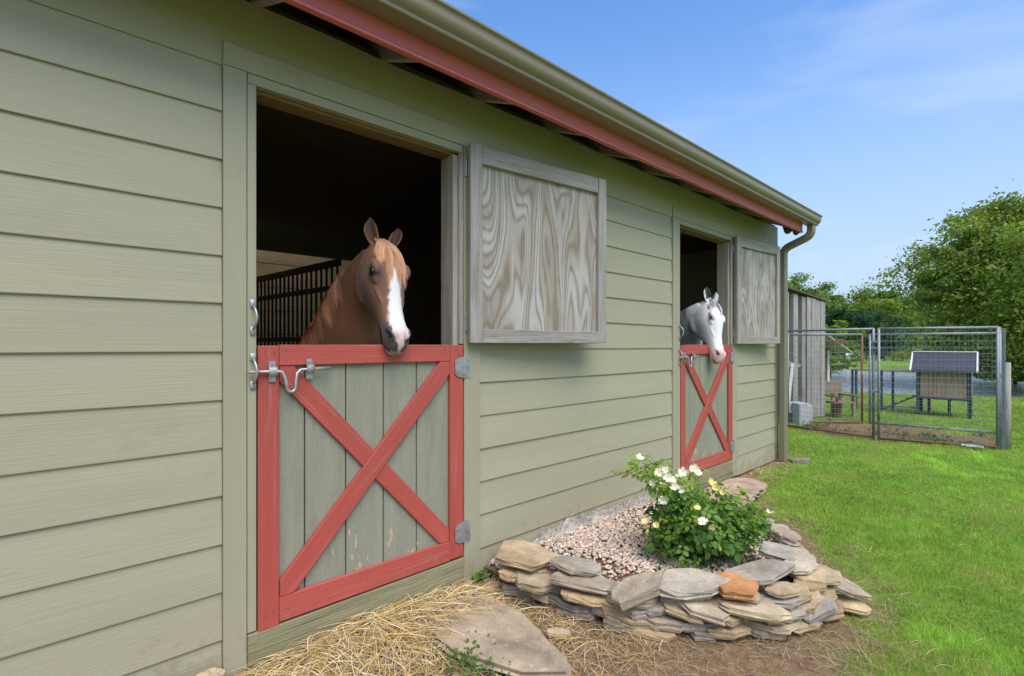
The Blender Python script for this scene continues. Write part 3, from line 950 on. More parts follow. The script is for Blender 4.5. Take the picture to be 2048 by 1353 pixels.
def horse(name, label, poll, muzzle, face, neck, torso, sc, coat, voxel, hair_col, legs, ear_rot=(0, 0), eye_r=0.0195, eye_w=0.1020):
    poll = Vector(poll); muzzle = Vector(muzzle)
    U = (muzzle - poll).normalized()
    Fc = Vector(face); Nn = (Fc - U * Fc.dot(U)).normalized()
    Wd = U.cross(Nn).normalized()          # lateral
    B = np.array([U, Nn, Wd])              # rows
    P0 = np.array(poll)

    def tow(uvw): return P0 + (np.asarray(uvw) * sc) @ B
    vv, ff = [], []

    def addm(v, f):
        b = sum(len(q) for q in vv)
        vv.append(np.asarray(v, float)); ff.extend([tuple(i + b for i in q) for q in f])
    us = np.linspace(-0.03, 0.628, 40)
    vf, vb, hw, f1, f0 = interp_table(HEAD, us)
    rings = []
    ang = np.linspace(0, 2 * np.pi, 32, endpoint=False)
    for i, u in enumerate(us):
        ca, sa = np.cos(ang), np.sin(ang)
        e = 0.82
        v = (vf[i] + vb[i]) / 2 + (vf[i] - vb[i]) / 2 * np.sign(ca) * np.abs(ca) ** e
        t = (v - vb[i]) / (vf[i] - vb[i] + 1e-9)
        fac = np.where(t > 0.72, 1 + (f1[i] - 1) * (t - 0.72) / 0.28, f0[i] + (1 - f0[i]) * smooth(0, 0.72, t))
        w = hw[i] * fac * np.sign(sa) * np.abs(sa) ** e
        rings.append(tow(np.stack([np.full_like(v, u), v, w], -1)))
    addm(*rings_mesh(rings))

    def blob(c, r, n=14):
        th = np.linspace(0, np.pi, n // 2 + 2)[1:-1]; ph = np.linspace(0, 2 * np.pi, n, endpoint=False)
        rs = []
        for t in th:
            rs.append(tow(np.stack([c[0] + r[0] * np.cos(t) * np.ones(n), c[1] + r[1] * np.sin(t) * np.cos(ph), c[2] + r[2] * np.sin(t) * np.sin(ph)], -1)))
        addm(*rings_mesh(rs))
    for s in (-1, 1):
        blob((0.174, 0.050, s * 0.092), (0.050, 0.030, 0.029))       # brow / eye socket
        blob((0.218, 0.022, s * 0.090), (0.046, 0.026, 0.018))       # lower lid
        blob((0.545, 0.008, s * 0.056), (0.046, 0.032, 0.024))       # nostril wing
        blob((0.17, -0.145, s * 0.042), (0.125, 0.095, 0.038))        # cheek
        # facial crest
        rs = []
        for t in np.linspace(0, 1, 7):
            c = np.array([0.245 + 0.13 * t, 0.004 + 0.006 * t, s * (0.094 - 0.030 * t)])
            a8 = np.linspace(0, 2 * np.pi, 8, endpoint=False)
            r_ = 0.007 * math.sin(math.pi * (0.15 + 0.7 * t))
            rs.append(tow(np.stack([np.full(8, c[0]), c[1] + r_ * np.cos(a8), c[2] + r_ * np.sin(a8)], -1)))
        addm(*rings_mesh(rs))
    blob((0.570, -0.074, 0.0), (0.030, 0.026, 0.034))                # chin
    # ears: cupped leaves opening forwards
    for s in (-1, 1):
        rs = []
        L = 0.160
        base = np.array([0.004, 0.022, s * 0.054])
        es0, es1, yaw = ear_rot[0 if s < 0 else 1]
        for t in np.linspace(-0.12, 1, 16):
            wd = 0.041 * (math.sin(math.pi * min(1, max(0.0, 0.20 + 0.64 * t))) ** 0.9) * (1 - max(0, t - 0.55) ** 2 * 3.2) if t < 0.999 else 0.003
            wd = max(wd, 0.004)
            th_ = 0.0075
            a = np.linspace(-1, 1, 8)
            cup = 0.030 * (1 - 0.6 * t)
            outer = np.stack([np.zeros(8), -cup * (1 - a**2) - th_ * 0.4, a * wd], -1)
            inner = np.stack([np.zeros(8), -cup * 0.55 * (1 - a**2) + th_ * 0.9, a * wd * 0.84], -1)[::-1]
            ring = np.vstack([outer, inner])
            ax = np.array([-1.0, 0.10, es0 + (es1 if t > 0.5 else 0.0) * (t - 0.5)]); ax = ax / np.linalg.norm(ax)
            ctr = base + ax * L * t
            cy, sy = math.cos(yaw), math.sin(yaw)
            q = np.stack([ring[:, 0], ring[:, 1] * cy - ring[:, 2] * sy, ring[:, 1] * sy + ring[:, 2] * cy], -1)
            rs.append(tow(ctr + q))
        addm(*rings_mesh(rs))

    # neck and torso lofts in world space: (centre, front dir, half depth, half width)
    ears = [(s_, ear_rot[0 if s_ < 0 else 1]) for s_ in (-1, 1)]

    def tube_loft(path, n=24):
        rs = []
        pts = [Vector(p[0]) for p in path]
        for i, (c, fd, hd, hwid) in enumerate(path):
            d = (pts[min(i + 1, len(pts) - 1)] - pts[max(i - 1, 0)]).normalized()
            f_ = Vector(fd); f_ = (f_ - d * f_.dot(d)).normalized(); s_ = d.cross(f_)
            a = np.linspace(0, 2 * np.pi, n, endpoint=False)
            cosa = np.cos(a); sina = np.sin(a)
            wfac = 1 - 0.28 * np.clip(-cosa, 0, 1)          # crest is narrower than the underside
            rs.append(np.array(c)[None] + np.outer(cosa * hd, np.array(f_)) + np.outer(sina * hwid * wfac, np.array(s_)))
        addm(*rings_mesh(rs))

    def dense(path, k=5):
        out = []
        for i in range(len(path) - 1):
            for t in np.linspace(0, 1, k, endpoint=False):
                A, Bq = path[i], path[i + 1]
                pm1 = path[max(0, i - 1)]; pp = path[min(len(path) - 1, i + 2)]
                def cr(a, b, c, d): return 0.5 * ((2 * b) + (c - a) * t + (2 * a - 5 * b + 4 * c - d) * t * t + (-a + 3 * b - 3 * c + d) * t**3)
                c = cr(np.array(pm1[0]), np.array(A[0]), np.array(Bq[0]), np.array(pp[0]))
                fd = np.array(A[1]) * (1 - t) + np.array(Bq[1]) * t
                out.append((tuple(c), tuple(fd), cr(pm1[2], A[2], Bq[2], pp[2]), cr(pm1[3], A[3], Bq[3], pp[3])))
        out.append(path[-1])
        return out
    nk = dense(neck)
    tube_loft(nk)
    tube_loft(dense(torso))
    for pth in legs:
        tube_loft(dense([(p, (0, -1, 0.2), r, r * 0.85) for p, r in pth], 3), 12)
    V = np.concatenate(vv)
    tm = bpy.data.meshes.new('tmp')
    tm.from_pydata([tuple(p) for p in V], [], ff); tm.update()
    bmx = bmesh.new(); bmx.from_mesh(tm); bmesh.ops.recalc_face_normals(bmx, faces=bmx.faces); bmx.to_mesh(tm); bmx.free()
    to = bpy.data.objects.new('tmp', tm); C.objects.link(to)
    md = to.modifiers.new('r', 'REMESH'); md.mode = 'VOXEL'; md.voxel_size = voxel
    ms = to.modifiers.new('s', 'SMOOTH'); ms.factor = 0.5; ms.iterations = 8 if voxel < 0.0075 else 4
    dg = bpy.context.evaluated_depsgraph_get(); dg.update()
    me = bpy.data.meshes.new_from_object(to.evaluated_get(dg))
    bpy.data.objects.remove(to)
    me.name = name
    nV = len(me.vertices)
    co = np.empty(nV * 3, np.float32); me.vertices.foreach_get('co', co); co = co.reshape(-1, 3).astype(float)
    L = ((co - P0) @ B.T) / sc                  # head coordinates
    u, v, w = L[:, 0], L[:, 1], L[:, 2]
    aw = np.abs(w); sg = np.sign(w)
    # carve nostrils, mouth line, eye slits
    nose = np.exp(-(((u - 0.553) / 0.031) ** 2 + ((v - 0.012 - (u - 0.553) * 0.25) / 0.018) ** 2)) * (aw > 0.022) * (u > 0.48)
    L[:, 2] -= sg * nose * 0.032
    L[:, 0] -= nose * 0.006
    mouth = np.exp(-(((v + 0.046 + (0.60 - u) * 0.10) / 0.0055) ** 2)) * smooth(0.50, 0.54, u) * (u < 0.70)
    L[:, 2] -= sg * mouth * 0.007 * smooth(0.004, 0.02, aw)
    L[:, 0] -= mouth * 0.007
    eye = np.exp(-(((u - 0.197) / 0.021) ** 2 + ((v - 0.040) / 0.017) ** 2)) * (aw > 0.06) * (u < 0.30) * (v > -0.05)
    L[:, 2] -= sg * eye * 0.010
    eardark = np.zeros(nV)
    for s_, (e0, e1, yw) in ears:
        t = np.clip((-(u - 0.004)) / 0.155, 0, 1.1)
        ctr_w = s_ * 0.054 + 0.155 * t * (e0 + np.where(t > 0.5, e1 * (t - 0.5), 0))
        pv, pw = v - (0.022 + 0.0155 * t), w - ctr_w
        oo = pv * math.cos(yw) + pw * math.sin(yw)
        ll = -pv * math.sin(yw) + pw * math.cos(yw)
        wd_ = 0.034 * np.sin(np.pi * np.clip(0.20 + 0.64 * t, 0.05, 1)) ** 0.9 + 1e-4
        k_ = np.clip(1 - (ll / wd_) ** 2, 0, 1) * (oo > -0.012) * (u < -0.012) * (t < 0.97) * smooth(0.0, 0.15, t) * (np.sign(w) == s_)
        eardark = np.maximum(eardark, k_)
        L[:, 1] -= math.cos(yw) * 0.010 * k_
        L[:, 2] -= math.sin(yw) * 0.010 * k_
    global EAR
    EAR = eardark
    inhead = (u > -0.25) & (u < 0.72) & (v > -0.3) & (v < 0.2) & (aw < 0.2)
    co = np.where(inhead[:, None], P0 + (L * sc) @ B, co)
    me.vertices.foreach_set('co', co.astype(np.float32).ravel())
    me.polygons.foreach_set('use_smooth', np.ones(len(me.polygons), bool))
    me.update()
    col = coat(co, u, v, w, inhead)
    a = me.color_attributes.new('coat', 'FLOAT_COLOR', 'POINT')
    c4 = np.ones((nV, 4), np.float32); c4[:, :3] = np.clip(col, 0, 1)
    a.data.foreach_set('color', c4.ravel())
    me.materials.clear(); me.materials.append(m_coat)
    root = bpy.data.objects.new(name, me)
    feet = Vector((float(torso[1][0][0]), float(torso[1][0][1]), 0.0))
    me.transform(Matrix.Translation(-feet)); root.location = feet
    link(root); props(root, label, 'horse')
    # eyes
    for s in (-1, 1):
        c = tow((0.197, 0.037, s * eye_w))
        th = np.linspace(0, np.pi, 9)[1:-1]; ph = np.linspace(0, 2 * np.pi, 14, endpoint=False)
        rs = [c + eye_r * sc * np.stack([np.sin(t) * np.cos(ph), np.sin(t) * np.sin(ph), np.cos(t) * np.ones(14)], -1) for t in th]
        vq, fq = rings_mesh(rs)
        np_obj('eye', vq, [np.array([q for q in fq if len(q) == 4]), np.array([q for q in fq if len(q) == 3])], m_eye, root, None, True)
    # hooves
    for pth in legs:
        p = Vector(pth[-1][0])
        MB().tube([p + Vector((0, 0, 0.06)), p + Vector((0, -0.01, 0)), (p.x, p.y - 0.02, 0.004)], [0.045, 0.055, 0.066], 12).build('hoof', m_horn, root, 0, True)

    # hair: tapered strands
    def strands(nm, gen, n, width, seglen=6):
        vs = []; fs = []; cs = []
        for q in range(n):
            pts, wvec, cc = gen(q)
            b = len(vs)
            m_ = len(pts)
            for i, p in enumerate(pts):
                t = i / (m_ - 1)
                hw_ = width * (1 - t ** 2.2) * 0.5 + 0.0003
                vs.append(p - wvec * hw_); vs.append(p + wvec * hw_)
                cs += [cc, cc]
            for i in range(m_ - 1):
                fs.append((b + 2 * i, b + 2 * i + 1, b + 2 * i + 3, b + 2 * i + 2))
        return np_obj(nm, np.array(vs), np.array(fs), m_hair, root, np.array(cs))
    hc = np.array(hair_col)

    NL = 46 if voxel < 0.0075 else 22
    locks = []
    for q in range(NL):
        sl = random.random() < 0.36
        w0 = random.gauss(0.026, 0.012) if sl else random.gauss(-0.008, 0.019)
        locks.append((w0, (random.uniform(0.02, 0.05) if sl else w0 * 1.5 + random.uniform(-0.03, 0.02)), (random.uniform(0.10, 0.18) if sl else random.uniform(0.15, 0.31)), random.uniform(0.66, 1.12), random.uniform(-0.018, 0.012)))

    def forelock(q):
        w0, side, ln, tone, u0 = locks[q % NL]
        ln = ln * fl_len * random.uniform(0.80, 1.06)
        j0 = random.gauss(0, 0.0065); j1 = random.gauss(0, 0.0045)
        st = -0.012 + u0 + random.uniform(-0.006, 0.006)
        lift = random.uniform(0.006, 0.020)
        pts = []
        for t in np.linspace(0, 1, 8):
            uu = st + ln * t
            vfi = np.interp(uu, us, vf)
            ww = w0 + j0 * (1 - t) + j1 * t + side * t ** 1.2
            drop = (ww / 0.11) ** 2 * 0.045
            pts.append(tow((uu, vfi + lift * math.sin(math.pi * min(1, 0.25 + t * 0.8)) + 0.004 - drop, ww)))
        return pts, np.array(Wd), hc * tone * random.uniform(0.88, 1.1)
    fl_len = 1.0 if voxel < 0.0075 else 0.6
    strands('forelock', forelock, 900 if voxel < 0.0075 else 200, 0.0042 if voxel < 0.0075 else 0.011)

    mlocks = [(random.uniform(0.17, 0.93), random.uniform(0.5, 1.1), random.uniform(-0.05, 0.05), random.uniform(0.55, 1.15)) for _ in range(70)]

    def mane(q):
        t0, ml, msp, mt_ = mlocks[q % 70]
        t0 = min(0.95, max(0.14, t0 + random.gauss(0, 0.012)))
        i = t0 * (len(nk) - 1); i0 = int(i); fr = i - i0; i1 = min(i0 + 1, len(nk) - 1)
        c = np.array(nk[i0][0]) * (1 - fr) + np.array(nk[i1][0]) * fr
        d = Vector(nk[i1][0]) - Vector(nk[i0][0])
        if d.length < 1e-6: d = Vector(nk[-1][0]) - Vector(nk[-2][0])
        d.normalize()
        f_ = Vector(nk[i0][1]); f_ = (f_ - d * f_.dot(d)).normalized(); s_ = d.cross(f_)
        hd = nk[i0][2] * (1 - fr) + nk[i1][2] * fr; hw_ = nk[i0][3] * (1 - fr) + nk[i1][3] * fr
        if s_.dot(-RT) < 0: s_ = -s_                  # falls on the side seen at the picture's left
        ln = ml * random.uniform(0.85, 1.05) * mane_len
        pts = []
        sp = msp + random.gauss(0, 0.006)
        for t in np.linspace(0, 1, 8):
            th = math.pi - t * ln * 1.15
            r_ = 1.07 + 0.09 * math.sin(math.pi * t) + sp * 0.6
            wf = 1 - 0.28 * max(0, -math.cos(th))
            p = c + np.array(f_) * (math.cos(th) * hd * r_) + np.array(s_) * (math.sin(th) * hw_ * wf * (r_ + 0.06)) + np.array(d) * (t * (0.10 * ln + sp))
            pts.append(p + np.array((0, 0, -0.05)) * t * t * ln)
        return pts, np.array(d), hc * mt_ * random.uniform(0.85, 1.1) * mane_tone
    mane_len = 1.0; mane_tone = 1.5 if voxel < 0.0075 else 0.6
    strands('mane', mane, 1500 if voxel < 0.0075 else 160, 0.006)
    return root


def cw(x, y, Z):
    """point seen at picture position (x, y) of the 2048 px photograph, Z metres in front of the camera"""
    X = (x - 1024) / 1000 * Z
    p = Vector((0, -CAM_D, CAM_H)) + FW * Z + RT * X
    return (p.x, p.y, CAM_H - (y - 690) / 1000 * Z)


def yawdir(deg, up=0.0):
    v = RT * math.sin(R(deg)) - FW * math.cos(R(deg))
    return (v.x, v.y, up)


g = G('horse_coat', 0.62, spec=0.25)
ca = g.n('Attribute', out='Color', attribute_name='coat')
hn = g.noise(g.co((60, 60, 25), rnd=False), 1.0, 4, 0.6)
g.base(g.mix(g.math('MULTIPLY', g.rng(hn, 0.35, 0.65), 0.22), ca, g.mix(1.0, ca, (0.6, 0.6, 0.6), 'MULTIPLY')))
g.put(g.b.inputs['Sheen Weight'], 0.15)
g.bump(g.noise(g.co((260, 260, 90), rnd=False), 1.0, 2, 0.6), 0.12, 0.003)
m_coat = g.m
g = G('horse_eye', 0.06, spec=0.6); g.base((0.012, 0.008, 0.006)); m_eye = g.m
m_hair = mat_tint('horse_hair', 0.5, 0.2, 0, 80)


def n3(co, s, seed):
    return (vnoise(co[:, 0] * s + co[:, 2] * s * 0.7, co[:, 1] * s + co[:, 2] * s * 1.3, seed) + vnoise(co[:, 2] * s * 1.1, (co[:, 0] - co[:, 1]) * s, seed + 1)) / 2


def mixc(a, b, t): return a * (1 - t[:, None]) + np.array(b)[None] * t[:, None]


def chestnut(co, u, v, w, inh):
    col = np.tile(np.array((0.290, 0.118, 0.048)), (len(co), 1))
    nz = n3(co, 9, 21)
    col = mixc(col, (0.225, 0.095, 0.043), smooth(0.35, 0.7, nz))
    h = inh & (v > -0.25)
    face = smooth(-0.06, 0.03, v) * smooth(0.02, 0.14, u) * h
    col = mixc(col, (0.225, 0.118, 0.076), face * 0.85)                    # greyer face
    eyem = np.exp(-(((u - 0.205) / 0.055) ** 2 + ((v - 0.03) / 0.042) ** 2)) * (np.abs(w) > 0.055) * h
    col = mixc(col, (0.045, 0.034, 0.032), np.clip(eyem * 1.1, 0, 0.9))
    mz = smooth(0.43, 0.53, u - 0.10 * smooth(-0.02, -0.08, v) * 0 + (n3(co, 30, 3) - 0.5) * 0.03) * h
    col = mixc(col, (0.052, 0.047, 0.048), mz * 0.92)                      # dark muzzle
    off = 0.012
    half = np.interp(u, [0.13, 0.17, 0.22, 0.27, 0.31, 0.42, 0.50, 0.56, 0.585, 0.61, 0.63], [0.0, 0.014, 0.024, 0.038, 0.031, 0.043, 0.050, 0.042, 0.022, 0.012, 0.0])
    half = half * np.interp(u, [0.16, 0.24], [0.55, 1.0]) + (n3(co, 45, 5) - 0.5) * 0.014 + (n3(co, 150, 8) - 0.5) * 0.010
    bl = smooth(0.007, -0.007, np.abs(w - off * smooth(0.5, 0.2, u) * 0.4) - half) * (v > -0.035) * (u > 0.12) * h
    col = mixc(col, (0.78, 0.75, 0.72), bl)
    pk = bl * smooth(0.50, 0.56, u)
    col = mixc(col, (0.62, 0.42, 0.36), pk * 0.75)
    lip = smooth(0.598, 0.615, u) * (v < -0.02) * h * smooth(0.4, 0.6, n3(co, 25, 9))
    col = mixc(col, (0.58, 0.47, 0.38), lip * 0.8)
    no = np.exp(-(((u - 0.555) / 0.026) ** 2 + ((v - 0.012) / 0.016) ** 2)) * (np.abs(w) > 0.02) * h
    col = mixc(col, (0.012, 0.010, 0.010), np.clip(no * 1.2, 0, 1))
    ear = (u < -0.035) & (v > -0.06) & inh & (np.abs(w) > 0.02)
    col = mixc(col, (0.050, 0.024, 0.014), np.clip(EAR * 1.3, 0, 0.85))
    return col


def whitecoat(co, u, v, w, inh):
    col = np.tile(np.array((0.78, 0.765, 0.74)), (len(co), 1))
    nz = n3(co, 6, 31)
    col = mixc(col, (0.46, 0.455, 0.45), smooth(0.45, 0.7, nz) * 0.6)
    h = inh
    face = smooth(-0.14, -0.03, v) * smooth(-0.02, 0.10, u) * h
    col = mixc(col, (0.84, 0.82, 0.80), face * 0.95)
    mz = smooth(0.45, 0.57, u + (n3(co, 24, 3) - 0.5) * 0.05) * h
    col = mixc(col, (0.62, 0.37, 0.32), mz * 0.85)
    eyem = np.exp(-(((u - 0.205) / 0.03) ** 2 + ((v - 0.03) / 0.028) ** 2)) * (np.abs(w) > 0.06) * h
    col = mixc(col, (0.50, 0.33, 0.30), np.clip(eyem, 0, 0.8))
    no = np.exp(-(((u - 0.553) / 0.020) ** 2 + ((v - 0.008) / 0.013) ** 2)) * (np.abs(w) > 0.02) * h
    col = mixc(col, (0.06, 0.03, 0.03), np.clip(no * 1.2, 0, 1))
    lip = smooth(0.012, 0.004, np.abs(v + 0.047)) * smooth(0.58, 0.60, u) * h
    col = mixc(col, (0.05, 0.045, 0.04), lip * 0.9)
    ear = (u < -0.03) & inh
    mid = np.where(w > 0, 0.054 + 0.16 * (-u), 0.054 + 0.45 * (-u))
    col = mixc(col, (0.03, 0.028, 0.028), (ear & (np.abs(w) < mid + 0.006)).astype(float) * 0.97)
    pt = np.exp(-(((u - 0.055) / 0.045) ** 2 + ((np.abs(w) - 0.082) / 0.012) ** 2)) * (v > 0.01) * h * (w > 0)
    col = mixc(col, (0.07, 0.045, 0.035), np.clip(pt * 1.4, 0, 0.9))
    return col


def leg(x, y, ztop, fore=True):
    if fore:
        return [((x, y, ztop), 0.10), ((x, y, 0.72), 0.075), ((x, y - 0.01, 0.50), 0.052), ((x, y + 0.01, 0.46), 0.050), ((x, y + 0.01, 0.24), 0.035), ((x, y, 0.15), 0.042), ((x, y - 0.03, 0.06), 0.045)]
    return [((x, y, ztop), 0.15), ((x, y - 0.08, 0.82), 0.11), ((x, y + 0.06, 0.55), 0.055), ((x, y + 0.08, 0.48), 0.050), ((x, y + 0.05, 0.24), 0.037), ((x, y + 0.03, 0.15), 0.042), ((x, y, 0.06), 0.046)]


hd = (0.45, -0.9, 0.0)
neck1 = [(cw(752, 520, 2.84), (0.5, -0.8, -0.3), 0.095, 0.068), (cw(722, 572, 2.93), (0.5, -0.8, -0.3), 0.140, 0.078), (cw(703, 632, 3.02), (0.5, -0.85, -0.2), 0.190, 0.100),
         (cw(690, 695, 3.10), (0.5, -0.85, -0.2), 0.245, 0.130), (cw(655, 775, 3.25), (0.4, -0.9, 0.1), 0.26, 0.17), (cw(640, 850, 3.5), (0.3, -0.9, 0.3), 0.31, 0.22)]
tz = 1.02
tor1 = [((1.14, 0.62, 1.02), (0, 0, 1), 0.17, 0.15), ((1.14, 0.80, 1.03), (0, 0, 1), 0.30, 0.24), ((1.13, 1.2, 1.05), (0, 0, 1), 0.335, 0.27), ((1.12, 1.7, 1.03), (0, 0, 1), 0.33, 0.30),
        ((1.11, 2.15, 1.06), (0, 0, 1), 0.31, 0.29), ((1.10, 2.45, 1.08), (0, 0, 1), 0.28, 0.24), ((1.10, 2.62, 1.06), (0, 0, 1), 0.16, 0.14)]
legs1 = [leg(1.02, 0.95, 0.95), leg(1.27, 0.92, 0.95), leg(0.98, 2.35, 1.05, False), leg(1.24, 2.38, 1.05, False)]
horse('horse', 'chestnut horse with white blaze and orange forelock looking over the nearer stall door', cw(762, 494, 2.77), cw(800, 702, 2.56), yawdir(46, 0.25),
      neck1, tor1, 1.0, chestnut, 0.0065, (0.76, 0.40, 0.22), legs1, ((-0.50, 0.10, 0.40), (0.20, -0.30, 0.75)))
neck2 = [(cw(1408, 616, 5.20), (0.6, -0.8, -0.5), 0.085, 0.065), (cw(1392, 632, 5.28), (0.5, -0.8, -0.5), 0.130, 0.085), (cw(1376, 652, 5.42), (0.4, -0.8, -0.5), 0.185, 0.11),
         (cw(1364, 668, 5.58), (0.3, -0.9, -0.4), 0.24, 0.15), (cw(1352, 700, 5.8), (0.2, -0.9, 0.1), 0.29, 0.2)]
q0 = Vector(neck2[-1][0])
tor2 = [((q0.x - 0.02, q0.y - 0.05, 1.12), (0, 0, 1), 0.17, 0.15), ((q0.x - 0.02, q0.y + 0.15, 1.12), (0, 0, 1), 0.30, 0.24), ((q0.x - 0.03, q0.y + 0.6, 1.12), (0, 0, 1), 0.335, 0.27),
        ((q0.x - 0.03, q0.y + 1.1, 1.10), (0, 0, 1), 0.33, 0.30), ((q0.x - 0.03, q0.y + 1.5, 1.12), (0, 0, 1), 0.31, 0.28), ((q0.x - 0.03, q0.y + 1.85, 1.12), (0, 0, 1), 0.16, 0.14)]
legs2 = [leg(q0.x - 0.14, q0.y + 0.25, 0.98), leg(q0.x + 0.11, q0.y + 0.22, 0.98), leg(q0.x - 0.15, q0.y + 1.55, 1.08, False), leg(q0.x + 0.10, q0.y + 1.58, 1.08, False)]
horse('horse', 'white horse with pink muzzle and black ears looking over the farther stall door', cw(1419, 606, 5.18), cw(1441, 720, 4.98), yawdir(40, 0.25),
      neck2, tor2, 1.03, whitecoat, 0.0085, (0.72, 0.70, 0.66), legs2, ((-0.45, 0.05, 0.35), (0.16, -0.22, 0.70)), 0.0120, 0.1035)

# ------------------------------------------------------------------ flagstones, raised bed and its stones
def slab_mesh(name, rx, ry, th, seed, n=13, rough=1.0, poly=None):
    rs = random.Random(seed)
    if poly is None:
        k = rs.choice([5, 5, 6, 6, 7])
        an = sorted((i + rs.uniform(-0.32, 0.32)) * 2 * math.pi / k for i in range(k))
        cor = [(rx * rs.uniform(0.86, 1.12) * math.cos(a), ry * rs.uniform(0.86, 1.12) * math.sin(a)) for a in an]
        pts = []
        for i in range(k):
            a_, b_ = cor[i], cor[(i + 1) % k]
            for t in (0.0, 0.3, 0.68):
                t2 = t + (rs.uniform(-0.08, 0.08) if t else 0.06)
                jx, jy = rs.uniform(-0.05, 0.05) * rx, rs.uniform(-0.05, 0.05) * ry
                pts.append((a_[0] + (b_[0] - a_[0]) * t2 + jx, a_[1] + (b_[1] - a_[1]) * t2 + jy))
        n = len(pts)
    else:
        pts = poly; n = len(pts)
    P2 = np.array(pts)
    c = P2.mean(0)
    vs = []; fs = []
    lv = [(0.5, 0.5), (0.955, 0.5), (1.0, 0.40), (rs.uniform(0.95, 1.03), 0.15), (rs.uniform(0.90, 1.0), 0.11), (rs.uniform(0.97, 1.05), -0.10), (rs.uniform(0.90, 1.0), -0.36), (0.86, -0.5)]
    for li, (s, zz) in enumerate(lv):
        for p in P2:
            j = 1 + (rs.uniform(-0.045, 0.045) * rough if li >= 2 else rs.uniform(-0.02, 0.02))
            q = c + (p - c) * s * j
            dz = rs.uniform(-0.10, 0.10) * th if li < 2 else rs.uniform(-0.07, 0.07) * th
            if li < 2: dz *= 0.55
            vs.append((q[0], q[1], zz * th + dz))
    for li in range(len(lv) - 1):
        for i in range(n):
            i2 = (i + 1) % n
            fs.append((li * n + i, (li + 1) * n + i, (li + 1) * n + i2, li * n + i2))
    vs.append((c[0], c[1], 0.5 * th + rs.uniform(-0.05, 0.05) * th)); fs += [(len(vs) - 1, i, (i + 1) % n) for i in range(n)]
    vs.append((c[0], c[1], -0.5 * th)); b = (len(lv) - 1) * n; fs += [(len(vs) - 1, b + (i + 1) % n, b + i) for i in range(n)]
    me = bpy.data.meshes.new(name)
    me.from_pydata(vs, [], fs); me.update()
    me.materials.append(m_stone)
    return me


def stone(name, parent, x, y, zt, rx, ry, th, rot=0, tilt=(0, 0), col=(0.33, 0.31, 0.28), seed=0, poly=None, rough=1.0):
    me = slab_mesh(name, rx, ry, th, seed, 13, rough, poly)
    o = bpy.data.objects.new(name, me)
    o.rotation_euler = (R(tilt[0]), R(tilt[1]), R(rot))
    o.location = (x, y, zt - th / 2)
    o.color = (*col, 1)
    W = Matrix.Translation(o.location) @ o.rotation_euler.to_matrix().to_4x4()
    return link(o, parent, W)


GREY = (0.33, 0.31, 0.275); TAN = (0.37, 0.29, 0.19); BLUEG = (0.31, 0.30, 0.28); DKG = (0.20, 0.185, 0.17); BUFF = (0.40, 0.335, 0.235)
fl1 = [(1.50, -0.10), (1.60, -0.055), (1.70, -0.085), (1.82, -0.18), (1.838, -0.30), (1.845, -0.47), (1.79, -0.65), (1.745, -0.78), (1.717, -0.906), (1.647, -0.96), (1.50, -0.83), (1.43, -0.67), (1.37, -0.50), (1.38, -0.27)]
fc = np.mean(np.array(fl1), 0)
o = stone('flagstone', None, fc[0], fc[1], 0.062, 1, 1, 0.05, 0, (0, 1.5), (0.345, 0.305, 0.25), 11, [(x - fc[0], y - fc[1]) for x, y in fl1], 0.4)
props(o, 'large flat grey flagstone half covered by straw before the nearer stall door', 'flagstone', 'flagstones before the stall doors')
fl2 = [(4.35, -0.06), (4.8, -0.05), (5.30, -0.05), (5.474, -0.08), (5.531, -0.185), (5.426, -0.402), (5.121, -0.476), (4.83, -0.486), (4.50, -0.55), (4.20, -0.52), (4.15, -0.25)]
fc = np.mean(np.array(fl2), 0)
o = stone('flagstone', None, fc[0], fc[1], 0.045, 1, 1, 0.05, 0, (0, 0), (0.37, 0.30, 0.255), 12, [(x - fc[0], y - fc[1]) for x, y in fl2], 0.4)
props(o, 'pinkish flagstone behind the rose bush below the farther stall door', 'flagstone', 'flagstones before the stall doors')
o = stone('loose_stone', None, 1.86, -0.72, 0.05, 0.065, 0.035, 0.03, -40, (0, 4), BUFF, 14)
props(o, 'small buff stone chip lying at the edge of the nearer flagstone', 'stone')
o = stone('loose_stone', None, 0.32, -0.13, 0.19, 0.10, 0.06, 0.16, 10, (0, 4), (0.42, 0.34, 0.30), 15)
props(o, 'pinkish stone leaning on the siding at the bottom edge, left one', 'stone')
o = stone('loose_stone', None, 0.46, -0.13, 0.165, 0.08, 0.06, 0.14, 50, (5, 4), (0.40, 0.36, 0.27), 16)
props(o, 'tan stone leaning on the siding beside the straw', 'stone')
o = stone('loose_stone', None, 6.86, -0.26, 0.05, 0.15, 0.06, 0.05, -30, (0, 0), DKG, 17)
props(o, 'flat dark grey splash stone at the foot of the downspout', 'stone')
o = stone('loose_stone', None, 1.90, -0.18, 0.075, 0.06, 0.05, 0.06, 10, (0, 0), TAN, 19)
props(o, 'tan stone between the trim board and the end of the stone edging', 'stone')

edging = empty('stone_edging', (2.7, -1.3, 0), 'low dry stacked edging of flat grey and tan fieldstones around the gravel bed', 'stone edging')
